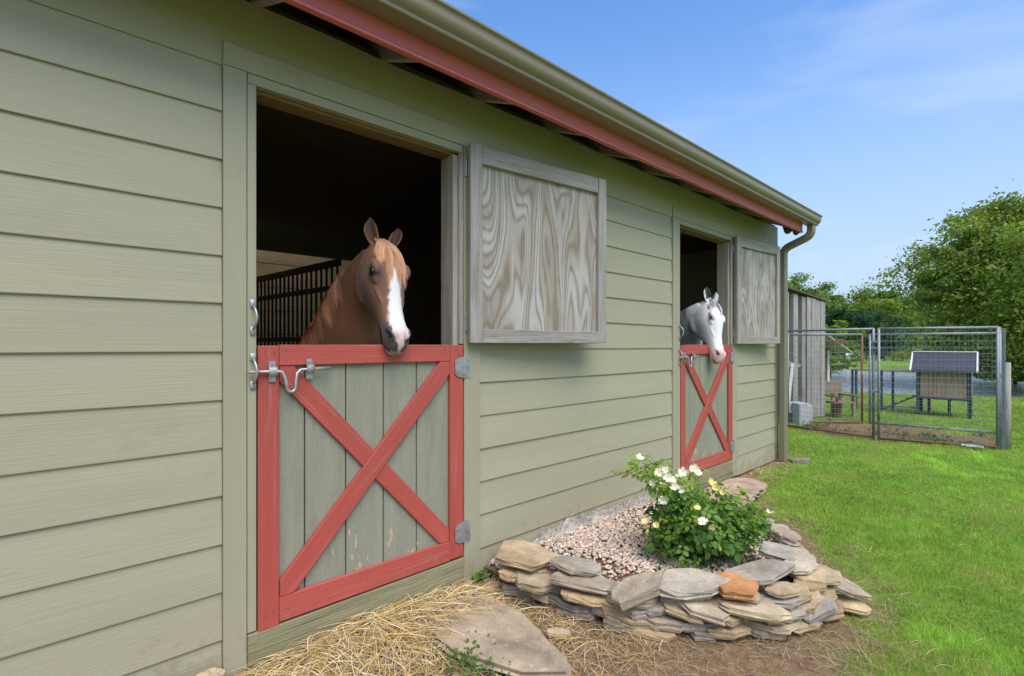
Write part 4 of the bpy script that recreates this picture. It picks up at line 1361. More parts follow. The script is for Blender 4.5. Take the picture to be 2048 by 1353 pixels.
# x, y, z of top, half length, half width, thickness, rotation, tilt, colour
ST = [
    (2.05, -0.28, 0.255, 0.185, 0.145, 0.060, -48, (4, 3), (0.42, 0.35, 0.25)),
    (1.945, -0.31, 0.180, 0.085, 0.060, 0.055, -40, (0, 5), TAN),
    (2.010, -0.44, 0.175, 0.135, 0.095, 0.075, -45, (2, 4), (0.38, 0.33, 0.26)),
    (2.165, -0.57, 0.250, 0.135, 0.085, 0.050, -52, (0, 7), BLUEG),
    (2.120, -0.66, 0.202, 0.200, 0.085, 0.045, -50, (0, 6), GREY),
    (2.110, -0.68, 0.145, 0.130, 0.085, 0.050, -55, (0, 4), TAN),
    (2.130, -0.65, 0.085, 0.180, 0.080, 0.075, -50, (0, 3), DKG),
    (2.195, -0.95, 0.255, 0.140, 0.085, 0.085, -25, (9, -16), (0.34, 0.315, 0.27)),
    (2.290, -0.98, 0.150, 0.100, 0.075, 0.060, -20, (5, -8), BLUEG),
    (2.420, -1.11, 0.262, 0.175, 0.105, 0.075, -40, (6, -3), (0.38, 0.37, 0.345)),
    (2.400, -1.20, 0.175, 0.120, 0.075, 0.050, -62, (10, 14), (0.36, 0.33, 0.28)),
    (2.350, -1.13, 0.145, 0.110, 0.065, 0.050, -55, (4, 10), BUFF),
    (2.270, -0.96, 0.080, 0.180, 0.080, 0.075, -42, (0, 3), (0.33, 0.275, 0.185)),
    (2.570, -1.29, 0.262, 0.130, 0.110, 0.065, -38, (5, 0), (0.47, 0.235, 0.105)),
    (2.790, -1.33, 0.275, 0.190, 0.105, 0.045, -35, (4, -2), BLUEG),
    (2.770, -1.43, 0.222, 0.090, 0.060, 0.045, -40, (3, 0), BUFF),
    (2.760, -1.44, 0.178, 0.100, 0.065, 0.045, -35, (4, -4), (0.37, 0.37, 0.36)),
    (2.570, -1.37, 0.180, 0.155, 0.085, 0.058, -50, (4, 5), (0.44, 0.385, 0.29)),
    (2.600, -1.34, 0.214, 0.060, 0.060, 0.035, -40, (4, 0), GREY),
    (2.860, -1.47, 0.185, 0.085, 0.060, 0.055, -25, (8, -14), BUFF),
    (2.905, -1.50, 0.150, 0.100, 0.065, 0.070, -20, (8, -18), (0.40, 0.34, 0.24)),
    (2.930, -1.56, 0.115, 0.110, 0.070, 0.070, -20, (8, -16), (0.30, 0.305, 0.31)),
    (2.750, -1.47, 0.125, 0.085, 0.060, 0.045, -35, (4, 0), GREY),
    (2.660, -1.42, 0.115, 0.060, 0.060, 0.035, -35, (4, 0), TAN),
    (2.690, -1.43, 0.080, 0.140, 0.070, 0.055, -42, (2, 0), (0.37, 0.33, 0.26)),
    (2.480, -1.27, 0.070, 0.120, 0.060, 0.060, -48, (2, 0), (0.36, 0.30, 0.20)),
    (2.830, -1.49, 0.065, 0.105, 0.070, 0.060, -35, (2, 0), (0.40, 0.33, 0.22)),
    (2.490, -1.27, 0.130, 0.095, 0.065, 0.055, -55, (3, 10), BUFF),
    (3.130, -1.30, 0.268, 0.130, 0.110, 0.050, -5, (6, 3), (0.38, 0.37, 0.35)),
    (3.080, -1.42, 0.255, 0.140, 0.070, 0.035, -15, (6, 0), (0.40, 0.37, 0.32)),
    (3.120, -1.50, 0.212, 0.140, 0.080, 0.050, -35, (8, 3), (0.44, 0.37, 0.25)),
    (3.240, -1.58, 0.150, 0.140, 0.070, 0.045, -65, (10, 20), (0.37, 0.345, 0.30)),
    (3.220, -1.63, 0.060, 0.085, 0.065, 0.045, -55, (10, 8), (0.45, 0.38, 0.24)),
    (3.010, -1.50, 0.192, 0.085, 0.055, 0.050, -30, (6, 0), TAN),
    (3.050, -1.54, 0.140, 0.090, 0.065, 0.065, -25, (6, 0), (0.36, 0.30, 0.21)),
    (3.060, -1.56, 0.070, 0.120, 0.070, 0.065, -25, (3, 0), TAN),
    (3.560, -1.20, 0.235, 0.140, 0.075, 0.085, 20, (8, 6), (0.37, 0.33, 0.29)),
    (3.780, -1.05, 0.195, 0.170, 0.085, 0.060, 35, (6, 4), (0.36, 0.355, 0.34)),
    (3.420, -1.32, 0.165, 0.130, 0.080, 0.080, 15, (4, 0), GREY),
    (3.640, -1.20, 0.120, 0.160, 0.080, 0.090, 30, (2, 0), TAN),
    (3.280, -1.44, 0.120, 0.140, 0.080, 0.080, 5, (3, 0), GREY),
    (3.930, -0.86, 0.150, 0.150, 0.085, 0.090, 60, (2, 0), GREY),
    (4.000, -0.58, 0.140, 0.140, 0.085, 0.090, 80, (2, 0), BUFF),
    (2.010, -0.33, 0.110, 0.130, 0.085, 0.080, -45, (0, 0), DKG),
    (2.200, -0.84, 0.130, 0.130, 0.080, 0.090, -60, (0, 0), TAN),
]
for i, (x, y, z, rx, ry, th, rot, tilt, col) in enumerate(ST):
    s = stone('stone', edging, x, y, z, rx * 1.15, ry * 1.08, th * 0.74, rot, tilt, col, 100 + i)
    if i == 13: s['label'] = 'rust orange stone'
    if i == 9: s['label'] = 'thick grey slab with a white mineral patch'

EP = [(1.97, -0.20), (2.05, -0.48), (2.12, -0.74), (2.19, -0.95), (2.33, -1.12), (2.51, -1.27), (2.71, -1.42), (2.91, -1.52), (3.10, -1.56), (3.26, -1.52), (3.42, -1.38), (3.60, -1.23), (3.80, -1.08), (3.95, -0.82), (3.99, -0.50)]
rf = random.Random(5)
seg = [math.dist(EP[i], EP[i + 1]) for i in range(len(EP) - 1)]
tot = sum(seg)
FILL = [GREY, GREY, BLUEG, (0.30, 0.285, 0.25), TAN, BUFF, (0.35, 0.325, 0.285), (0.26, 0.245, 0.22)]
for layer in range(4):
    d = rf.uniform(0, 0.1)
    while d < tot - 0.02:
        q = d; k = 0
        while q > seg[k] and k < len(seg) - 1: q -= seg[k]; k += 1
        t = min(1, q / seg[k])
        ax_, ay_ = EP[k]; bx_, by_ = EP[k + 1]
        x, y = ax_ + (bx_ - ax_) * t, ay_ + (by_ - ay_) * t
        ang = math.atan2(by_ - ay_, bx_ - ax_)
        inn = Vector((-math.sin(ang), math.cos(ang))) * (0.012 * layer + rf.uniform(-0.012, 0.022) + 0.015)
        L_ = rf.uniform(0.075, 0.150)
        top = 0.045 + 0.046 * layer + rf.uniform(-0.008, 0.008)
        cap = 0.20 if d < tot * 0.70 else 0.13
        if top < cap:
            stone('stone', edging, x + inn.x, y + inn.y, top, L_, rf.uniform(0.06, 0.085), rf.uniform(0.040, 0.056), math.degrees(ang) + rf.uniform(-12, 12), (rf.uniform(-4, 7), rf.uniform(-5, 5)), rf.choice(FILL), 500 + int(d * 97) + layer * 41)
        d += L_ * 1.75

BED = np.array([(1.98, -0.02), (2.03, -0.28), (2.15, -0.58), (2.24, -0.90), (2.44, -1.07), (2.62, -1.24), (2.85, -1.32), (3.12, -1.30), (3.40, -1.22), (3.62, -1.08), (3.84, -0.85), (3.96, -0.55), (4.00, -0.02)])


def bedz(x, y):
    s = -sdist(x, y, BED)
    return 0.125 + 0.045 * smooth(0, 0.35, s) + 0.02 * (vnoise(x * 4, y * 4, 5) - 0.5)


bx, by = np.meshgrid(np.linspace(1.95, 4.05, 60), np.linspace(-1.36, -0.027, 40), indexing='ij')
inside = sdist(bx, by, BED) < 0.07
bz = np.where(inside, bedz(bx, by) - 0.012, -0.02)
bv = np.stack([bx, by, bz], -1).reshape(-1, 3)
ii, jj = np.meshgrid(np.arange(59), np.arange(39), indexing='ij')
a0 = (ii * 40 + jj).ravel()
keep = (inside[:-1, :-1] & inside[1:, :-1] & inside[1:, 1:] & inside[:-1, 1:]).ravel()
bf = np.stack([a0, a0 + 40, a0 + 41, a0 + 1], -1)[keep]
m_soil = mat_plain('bed_soil', (0.17, 0.115, 0.07), 0.95, 0.3, 30, bump=0.5)
props(np_obj('bed_soil', bv, bf, m_soil, None, None, True), kind='structure')

# pebbles: tiny squashed solids, one object
ico = bmesh.new(); bmesh.ops.create_icosphere(ico, subdivisions=1, radius=1)
IV = np.array([v.co for v in ico.verts]); IF = np.array([[v.index for v in f.verts] for f in ico.faces]); ico.free()


def pebbles(n, sampler, smin, smax, pal, zoff=0.35):
    x, y, z = sampler(n)
    n = len(x)
    s = rng.uniform(smin, smax, n) ** 1.0
    sc3 = np.stack([s * rng.uniform(0.8, 1.3, n), s * rng.uniform(0.7, 1.0, n), s * rng.uniform(0.55, 0.8, n)], -1)
    v = IV[None] * (1 + rng.uniform(-0.16, 0.16, (n, len(IV), 1))) * sc3[:, None]
    a = rng.uniform(0, 6.28, n); ca_, sa_ = np.cos(a), np.sin(a)
    t = rng.uniform(-0.5, 0.5, n); ct, st_ = np.cos(t), np.sin(t)
    vx = v[..., 0]; vy = v[..., 1] * ct[:, None] - v[..., 2] * st_[:, None]; vz = v[..., 1] * st_[:, None] + v[..., 2] * ct[:, None]
    X = vx * ca_[:, None] - vy * sa_[:, None] + x[:, None]; Y = vx * sa_[:, None] + vy * ca_[:, None] + y[:, None]; Z = vz + (z + s * zoff)[:, None]
    V = np.stack([X, Y, Z], -1).reshape(-1, 3)
    F = (IF[None] + (np.arange(n) * len(IV))[:, None, None]).reshape(-1, 3)
    col = np.array(pal)[rng.integers(0, len(pal), n)] * rng.uniform(0.85, 1.35, (n, 1)) * np.array((1.06, 1.0, 0.90))
    return V, F, np.repeat(col, len(IV), 0)


def bed_sampler(n):
    x = rng.uniform(1.98, 4.02, n * 2); y = rng.uniform(-1.34, -0.035, n * 2)
    ok = sdist(x, y, BED) < 0.02
    # thin out where straw litter covers the bed
    lit = vnoise(x * 2.2 + 3, y * 2.2, 44)
    ok &= rng.uniform(0, 1, n * 2) < np.where(lit > 0.62, 0.45, 1.0)
    x, y = x[ok][:n], y[ok][:n]
    return x, y, bedz(x, y) + rng.uniform(0, 0.008, len(x))


PEB = [(0.60, 0.47, 0.39), (0.54, 0.38, 0.30), (0.64, 0.56, 0.48), (0.40, 0.33, 0.31), (0.50, 0.46, 0.43), (0.55, 0.42, 0.30), (0.34, 0.33, 0.34), (0.64, 0.53, 0.49)]
V, F, cc = pebbles(8200, bed_sampler, 0.006, 0.0145, PEB)
m_peb = mat_tint('pebble', 0.75, 0.3, 0.2, 60)
props(np_obj('gravel', V, F, m_peb, None, cc, True), 'pinkish white pea gravel filling the raised bed', 'gravel', kind='stuff')

# frayed pale weed-barrier fabric along the wall
fv = []; ff_ = []; fcx = []
xs = np.linspace(2.36, 4.0, 80)
topz = np.interp(xs, [2.36, 2.45, 2.62, 2.68, 2.73, 2.82, 3.0, 3.02, 3.15, 3.3, 4.0], [0.145, 0.175, 0.20, 0.185, 0.235, 0.20, 0.185, 0.215, 0.185, 0.18, 0.17])
for i, x in enumerate(xs):
    j = random.uniform(-0.008, 0.008)
    fv += [(x, -0.040, 0.10), (x, -0.034 + j * 0.3, topz[i] - 0.02), (x, -0.0275, topz[i] + j)]
    if i:
        b = i * 3
        ff_ += [(b - 3, b, b + 1, b - 2), (b - 2, b + 1, b + 2, b - 1)]
nb = len(fv)
fabric_col = [(0.62, 0.58, 0.50)] * nb
for q in range(900):
    x = random.uniform(2.36, 3.95)
    z = float(np.interp(x, xs, topz)) + random.uniform(-0.05, 0.006)
    l = random.uniform(0.015, 0.045); dx_ = random.uniform(-0.02, 0.035)
    y = -0.033 - random.uniform(0, 0.02)
    b = len(fv)
    fv += [(x, y, z), (x + 0.0022, y, z), (x + dx_ * 0.6, y - 0.004, z + l * 0.7), (x + dx_ * 1.3, y - random.uniform(-0.004, 0.012), z + l)]
    ff_ += [(b, b + 1, b + 2, b + 2)]
    fabric_col += [(0.66, 0.62, 0.54)] * 4
tri = []; quad = []
for f in ff_:
    if f[2] == f[3]:
        tri.append((f[0], f[1], f[2])); tri.append((f[1], f[2] + 1, f[2]))
    else: quad.append(f)
m_fab = mat_tint('pale_fabric', 0.9, 0.3, 0.3, 90)
props(np_obj('weed_barrier', np.array(fv), [np.array(quad), np.array(tri)], m_fab, None, np.array(fabric_col)), 'frayed pale weed barrier fabric showing between gravel and siding', 'fabric')

# ------------------------------------------------------------------ straw, litter and grass
def strands_np(x, y, z, L, W, col, lift, curl, flat=True):
    """curved tapered ribbons lying on the ground"""
    n = len(x); k = 5
    a = rng.uniform(0, 2 * np.pi, n); da = rng.normal(0, 1, n) * curl
    t = np.linspace(0, 1, k)
    ang = a[:, None] + da[:, None] * t[None]
    step = (L / (k - 1))[:, None]
    px = x[:, None] + np.concatenate([np.zeros((n, 1)), np.cumsum(np.cos(ang[:, 1:]) * step, 1)], 1)
    py = y[:, None] + np.concatenate([np.zeros((n, 1)), np.cumsum(np.sin(ang[:, 1:]) * step, 1)], 1)
    py = np.minimum(py, -0.040 - rng.uniform(0, 0.01, (n, 1)))
    up = rng.uniform(-0.25, 1, n)[:, None] * lift[:, None]
    gz = hgt(px, py)
    bed = sdist(px, py, BED) < 0.0
    gz = np.where(bed, bedz(px, py) + 0.010, gz)
    pz = np.maximum(z[:, None] + up * t[None] + 0.01 * np.sin(np.pi * t)[None], gz + 0.003)
    nx, ny = -np.sin(ang), np.cos(ang)
    w = (W[:, None] * (1 - 0.6 * t[None] ** 2)) / 2
    dzw = rng.uniform(-0.7, 0.7, n)[:, None] * w
    A = np.stack([px - nx * w, py - ny * w, pz - dzw], -1); Bv = np.stack([px + nx * w, py + ny * w, pz + dzw], -1)
    V = np.stack([A, Bv], 2).reshape(n, k * 2, 3)
    q = np.array([[2 * i, 2 * i + 1, 2 * i + 3, 2 * i + 2] for i in range(k - 1)])
    F = (q[None] + (np.arange(n) * k * 2)[:, None, None]).reshape(-1, 4)
    return V.reshape(-1, 3), F, np.repeat(col, k * 2, 0)


STRAW = np.array([(0.70, 0.52, 0.24), (0.78, 0.63, 0.36), (0.54, 0.36, 0.13), (0.76, 0.66, 0.44), (0.62, 0.40, 0.09), (0.44, 0.31, 0.16)])


def pick(pal, n, lo=0.7, hi=1.15): return np.asarray(pal)[rng.integers(0, len(pal), n)] * rng.uniform(lo, hi, (n, 1))


Vs, Fs, Cs = [], [], []


def addst(v, f, c):
    b = sum(len(q) for q in Vs); Vs.append(v); Fs.append(f + b); Cs.append(c)


# thick mound in front of the nearer door
n = 4300
x = np.concatenate([rng.normal(1.15, 0.34, n // 2), rng.uniform(0.45, 1.9, n // 2)]); y = -np.abs(rng.normal(0.12, 0.17, n)) - 0.04
m_ = (x > 0.3) & (x < 2.0) & ~((sdist(x, y, np.array(fl1)) < -0.10) & (rng.uniform(0, 1, n) < 0.75))
x, y = x[m_], y[m_]; n = len(x)
mound = 0.065 * np.exp(-((x - 1.25) / 0.45) ** 2) * np.exp(-((y + 0.12) / 0.22) ** 2)
z = hgt(x, y) + mound * rng.uniform(0.2, 1, n) + 0.006
addst(*strands_np(x, y, z, rng.uniform(0.06, 0.30, n), rng.uniform(0.0016, 0.0042, n), pick(STRAW, n), rng.uniform(0, 0.06, n), 0.45))
# around the flagstone and towards the edging
n = 2600
x = rng.uniform(0.5, 2.3, n); y = rng.uniform(-1.1, -0.04, n)
m_ = ~((sdist(x, y, np.array(fl1)) < -0.03) & (rng.uniform(0, 1, n) < 0.95)) & (sdist(x, y, BED) > 0.03)
x, y = x[m_], y[m_]; n = len(x)
addst(*strands_np(x, y, hgt(x, y) + 0.008, rng.uniform(0.05, 0.2, n), rng.uniform(0.0014, 0.003, n), pick(STRAW, n, 0.6, 1.05), rng.uniform(0, 0.04, n), 0.5))
# brown pine-straw litter over the bare soil
n = 16000
x = rng.uniform(0.8, 4.6, n); y = rng.uniform(-2.2, -0.05, n)
s = sdist(x, y, SOIL) + 0.3 * (vnoise(x * 3, y * 3, 71) - 0.5)
patch = vnoise(x * 2.6, y * 2.6, 70)
m_ = (s < 0.10) & (sdist(x, y, BED) > 0.10) & (sdist(x, y, np.array(fl1)) > -0.02) & (rng.uniform(0, 1, n) < smooth(0.25, 0.6, patch) * 0.9 + 0.1)
x, y = x[m_], y[m_]; n = len(x)
LIT = np.array([(0.36, 0.24, 0.13), (0.44, 0.32, 0.18), (0.28, 0.17, 0.09), (0.52, 0.40, 0.24), (0.22, 0.14, 0.08)])
addst(*strands_np(x, y, hgt(x, y) + 0.005, rng.uniform(0.04, 0.15, n), rng.uniform(0.0011, 0.0022, n), pick(LIT, n), rng.uniform(0, 0.03, n), 0.8))
# at the far flagstone and the downspout corner
n = 2200
x = rng.uniform(4.2, 6.9, n); y = -np.abs(rng.normal(0, 0.3, n)) - 0.04
m_ = (sdist(x, y, SOIL) < 0.06) & (sdist(x, y, np.array(fl2)) > -0.02)
x, y = x[m_], y[m_]; n = len(x)
addst(*strands_np(x, y, hgt(x, y) + 0.005, rng.uniform(0.05, 0.16, n), rng.uniform(0.0018, 0.0034, n), pick(LIT, n, 0.9, 1.3), rng.uniform(0, 0.03, n), 0.6))
# litter lying on the gravel
n = 1100
x = rng.uniform(2.1, 3.9, n); y = rng.uniform(-1.25, -0.05, n)
m_ = (sdist(x, y, BED) < -0.03) & (vnoise(x * 2.2 + 3, y * 2.2, 44) > 0.52)
x, y = x[m_], y[m_]; n = len(x)
addst(*strands_np(x, y, bedz(x, y) + 0.015, rng.uniform(0.04, 0.13, n), rng.uniform(0.0012, 0.0022, n), pick(LIT, n, 0.9, 1.2), rng.uniform(0, 0.02, n), 0.6))
m_straw = mat_tint('straw', 0.6, 0.15, 0, 40, spec=0.3)
props(np_obj('straw', np.concatenate(Vs), np.concatenate(Fs), m_straw, None, np.concatenate(Cs)), 'loose golden straw and brown litter on the soil along the barn', 'straw', kind='stuff')

# a few long single stalks that stand out
Vs, Fs, Cs = [], [], []


def blades(x, y, h, w, col, lean):
    n = len(x)
    a = rng.uniform(0, 2 * np.pi, n); la = rng.uniform(0, 2 * np.pi, n)
    z0 = hgt(x, y) - 0.004
    dx, dy = np.cos(a) * w / 2, np.sin(a) * w / 2
    lx, ly = np.cos(la) * lean * h, np.sin(la) * lean * h
    v = np.empty((n, 5, 3))
    v[:, 0] = np.stack([x - dx, y - dy, z0], -1); v[:, 1] = np.stack([x + dx, y + dy, z0], -1)
    hz = h * np.sqrt(np.clip(1 - lean**2 * 0.6, 0.1, 1))
    v[:, 2] = np.stack([x - dx * 0.75 + lx * 0.35, y - dy * 0.75 + ly * 0.35, z0 + hz * 0.58], -1)
    v[:, 3] = np.stack([x + dx * 0.75 + lx * 0.35, y + dy * 0.75 + ly * 0.35, z0 + hz * 0.58], -1)
    v[:, 4] = np.stack([x + lx, y + ly, z0 + hz], -1)
    b = (np.arange(n) * 5)[:, None]
    q = np.array([0, 1, 3, 2])[None] + b; t = np.array([2, 3, 4])[None] + b
    return v.reshape(-1, 3), q, t, np.repeat(col, 5, 0)


def view_pts(n, za, zb_, pw, x0px=1380, x1px=2200):
    """random ground points inside the camera's field (plus a margin), density falling with distance"""
    uu = rng.uniform(0, 1, n)
    e = 2 - pw
    Z = (za**e + uu * (zb_**e - za**e)) ** (1 / e)
    Xc = rng.uniform((x0px - 1024) / 1000, (x1px - 1024) / 1000, n) * Z
    return Z * FW.x + Xc * RT.x, -CAM_D + Z * FW.y + Xc * RT.y, Z


GR = np.array([(0.205, 0.365, 0.042), (0.245, 0.405, 0.050), (0.125, 0.265, 0.036), (0.300, 0.410, 0.065), (0.385, 0.415, 0.125), (0.215, 0.375, 0.044), (0.170, 0.320, 0.050)])
x, y, Z = view_pts(430000, 1.9, 34, 1.55)
m_ = rng.uniform(0, 1, len(x)) < lawn_mask(x, y)
m_ &= ~((x < 6.85) & (y > -0.03) & (y < 8.2)) & (sdist(x, y, POND) > 0.6) & (sdist(x, y, BED) > 0.08)
x, y, Z = x[m_], y[m_], Z[m_]; n = len(x)
big = vnoise(x * 0.9, y * 0.9, 61); mid = vnoise(x * 4, y * 4, 62)
h = rng.uniform(0.018, 0.046, n) * (0.50 + 0.95 * mid) * np.clip(0.9 + Z * 0.03, 1, 1.8)
w = rng.uniform(0.0022, 0.0042, n) * np.clip(Z / 4.0, 0.8, 5)
col = pick(GR, n, 0.75, 1.2) * (0.74 + 0.48 * big)[:, None] * (0.62 + 0.72 * mid)[:, None] * (0.84 + 0.66 * vnoise(x * 13, y * 13, 64))[:, None]
dry = (vnoise(x * 1.4, y * 1.4, 63) > 0.62) & (rng.uniform(0, 1, n) < 0.38)
col[dry] = np.array((0.46, 0.40, 0.16)) * rng.uniform(0.7, 1.1, (dry.sum(), 1))
v, q, t, c = blades(x, y, h, w, col, rng.uniform(0.1, 0.95, n))
m_grass = mat_tint('grass_blade', 0.6, 0.1, 0, 20, trans=0.42, spec=0.2)
props(np_obj('grass', v, [q, t], m_grass, None, c, False, center=False), 'mown green lawn around the barn and pen', 'grass', kind='stuff')
del v, q, t, c

# seed stalks and clippings on the lawn
x, y, Z = view_pts(520, 2.0, 8, 1.6)
m_ = lawn_mask(x, y) > 0.4
x, y = x[m_], y[m_]; n = len(x)
v, f, c = strands_np(x, y, hgt(x, y) + 0.035, rng.uniform(0.04, 0.16, n), rng.uniform(0.0012, 0.0022, n), pick([(0.45, 0.42, 0.16), (0.55, 0.47, 0.2), (0.3, 0.36, 0.1)], n), rng.uniform(0, 0.05, n), 0.5)
props(np_obj('dry_grass', v, f, m_straw, None, c), 'dry straw coloured stalks scattered over the lawn', 'grass', kind='stuff')

# ------------------------------------------------------------------ leafy plants
def leaf_quads(cent, size, nrm, col, aspect=0.62, fold=0.15):
    """pointed leaves: 4 verts, 2 triangles, folded along the midrib"""
    n = len(cent)
    nrm = nrm / (np.linalg.norm(nrm, axis=1, keepdims=True) + 1e-9)
    r = rng.normal(0, 1, (n, 3)); a = np.cross(nrm, r); a /= np.linalg.norm(a, axis=1, keepdims=True) + 1e-9
    b = np.cross(nrm, a)
    s = size[:, None]
    v = np.stack([cent - a * s * 0.5, cent + b * s * aspect * 0.5 + nrm * s * fold, cent + a * s * 0.5, cent - b * s * aspect * 0.5 + nrm * s * fold], 1)
    k = (np.arange(n) * 4)[:, None]
    F = np.concatenate([np.array([0, 1, 2])[None] + k, np.array([0, 2, 3])[None] + k])
    return v.reshape(-1, 3), F, np.repeat(col, 4, 0)


m_leaf = mat_tint('leaf', 0.5, 0.1, 0, 20, trans=0.42, spec=0.35)
m_leaf_far = mat_tint('far_leaf', 0.7, 0.1, 0, 2, trans=0.38, spec=0.15)
m_bark = mat_wood('bark', (0.10, 0.075, 0.055), (0.17, 0.135, 0.10), (0.04, 0.03, 0.02), 'z', 0.8, 0.95, False)
m_stem = mat_plain('green_stem', (0.10, 0.14, 0.04), 0.6)
m_petal = mat_plain('cream_petal', (0.78, 0.74, 0.57), 0.6, 0.06, 40, bump=0.05)
m_petal_y = mat_plain('yellow_petal', (0.78, 0.68, 0.22), 0.6, 0.1, 40, bump=0.05)
m_anther = mat_plain('yellow_anther', (0.72, 0.48, 0.04), 0.7, 0.2, 60)

rose = empty('rose_bush', (2.97, -0.90, 0.15), 'leafy rose bush with white and yellow flowers growing in the gravel bed', 'rose bush')
RB = Vector((2.97, -0.90, 0.15))
random.seed(21)
canes = []
cm = MB()
tips = [cw(1283, 922, 3.03), cw(1300, 912, 3.06), cw(1535, 1022, 2.9), cw(1292, 930, 3.05), cw(1345, 965, 3.0), cw(1395, 955, 3.1), cw(1440, 975, 3.2), cw(1480, 990, 3.1), cw(1510, 1010, 3.2), cw(1525, 1035, 2.9), cw(1310, 1060, 2.95), cw(1330, 1010, 3.2), cw(1420, 1030, 2.85),
        cw(1480, 1060, 2.85), cw(1370, 1040, 2.8), cw(1500, 1080, 2.95), cw(1300, 1085, 3.05), cw(1440, 1090, 2.8), cw(1345, 1095, 2.85), cw(1380, 990, 3.35), cw(1450, 1010, 3.4), cw(1340, 1030, 3.45), cw(1490, 1040, 3.4)]
for tp in tips:
    tp = Vector(tp)
    if tp.z < 0.62: tp = RB + (tp - RB) * 0.90; tp.z += 0.03
    base = RB + Vector((random.uniform(-0.06, 0.06), random.uniform(-0.06, 0.06), 0))
    ctrl = base.lerp(tp, 0.45) + Vector((random.uniform(-0.05, 0.05), random.uniform(-0.05, 0.05), 0.16))
    pts = [((base * (1 - t) ** 2) + ctrl * (2 * t * (1 - t)) + tp * t * t) for t in np.linspace(0, 1, 9)]
    canes.append(pts)
    cm.tube(pts, [0.006 * (1 - 0.7 * t) for t in np.linspace(0, 1, 9)], 5)
cm.build('canes', m_stem, rose, 0, True)['kind'] = 'stuff'


def sprig_mesh(seed, dark):
    """a compound rose leaf: five leaflets on a stalk"""
    r = random.Random(seed)
    vs = []; fs = []; cs = []
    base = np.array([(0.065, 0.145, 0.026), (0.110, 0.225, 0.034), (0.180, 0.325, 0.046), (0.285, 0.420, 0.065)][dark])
    for (px, side, L) in ((0.075, 0, 0.038), (0.052, 1, 0.032), (0.052, -1, 0.032), (0.026, 1, 0.027), (0.026, -1, 0.027)):
        a = side * R(58) + r.uniform(-0.2, 0.2)
        d = Vector((math.cos(a), math.sin(a), r.uniform(-0.25, 0.15))); s = Vector((-math.sin(a), math.cos(a), r.uniform(-0.1, 0.1)))
        o = Vector((px - 0.02, 0, 0)) + d * 0.004
        L *= r.uniform(0.85, 1.2); W = L * 0.36
        up = Vector((0, 0, 1))
        b = len(vs)
        prof_ = ((0.0, 0.0), (0.25, 0.85), (0.55, 1.0), (0.82, 0.6), (1.0, 0.0))
        for t, wv in prof_:
            mid = o + d * (L * t) - up * (0.30 * L * t * t)
            vs += [mid + s * (W * wv) + up * (0.18 * W * wv), mid, mid - s * (W * wv) + up * (0.18 * W * wv)]
            c = base * r.uniform(0.85, 1.15)
            cs += [c, c * 0.9, c]
        for i in range(4):
            q = b + 3 * i
            fs += [(q, q + 1, q + 4, q + 3), (q + 1, q + 2, q + 5, q + 4)]
    me = np_mesh('leaf', np.array([tuple(v) for v in vs]), np.array(fs), m_leaf, np.array(cs), True)
    return me


sprigs = [sprig_mesh(300 + i, i % 4) for i in range(12)]
sv = [(np.array([v.co for v in me.vertices]), np.array([list(p.vertices) for p in me.polygons]),
       np.array([c.color[:3] for c in me.color_attributes['tint'].data])) for me in sprigs]


def sprig_xform():
    """random place in the bush: along a cane, pushed off it"""
    c = random.choice(canes[2:]) if random.random() < 0.97 else random.choice(canes[:2])
    t = random.uniform(0.28, 1.0) if c is not canes[0] else random.uniform(0.8, 1.0)
    i = t * 8; i0 = min(int(i), 7)
    p = c[i0].lerp(c[i0 + 1], i - i0)
    out = (p - (RB + Vector((0, 0, 0.22))))
    out.normalize()
    jit = Vector((random.gauss(0, 1), random.gauss(0, 1), random.gauss(0, 0.8))) * 0.055
    p = p + jit
    p.z = max(p.z, 0.19)
    yaw = math.atan2(out.y, out.x) + random.gauss(0, 0.9)
    W = Matrix.Translation(p) @ Matrix.Rotation(yaw, 4, 'Z') @ Matrix.Rotation(random.gauss(0.25, 0.45), 4, 'Y') @ Matrix.Rotation(random.gauss(0, 0.4), 4, 'X') @ Matrix.Scale(random.uniform(0.75, 1.25), 4)
    hz = (p.z - 0.15) / 0.6
    toC = (Vector((0, -CAM_D, CAM_H)) - p).normalized()
    outer = out.dot(toC)
    return W, hz, outer, p


allx = [sprig_xform() for _ in range(980)]
allx.sort(key=lambda k: -k[2] * 0.4 - (k[3] - RB).length)
bulkV, bulkF, bulkC = [], [], []
nb = 0
for i, (W, hz, outer, p) in enumerate(allx):
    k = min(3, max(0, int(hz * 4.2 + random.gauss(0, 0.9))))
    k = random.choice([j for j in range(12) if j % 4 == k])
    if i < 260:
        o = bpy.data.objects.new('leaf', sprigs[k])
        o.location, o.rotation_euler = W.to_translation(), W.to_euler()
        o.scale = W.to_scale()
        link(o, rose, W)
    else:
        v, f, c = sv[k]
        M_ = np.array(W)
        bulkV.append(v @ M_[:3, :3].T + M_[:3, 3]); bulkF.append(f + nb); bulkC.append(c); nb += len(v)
np_obj('foliage', np.concatenate(bulkV), np.concatenate(bulkF), m_leaf, rose, np.concatenate(bulkC), True)['kind'] = 'stuff'


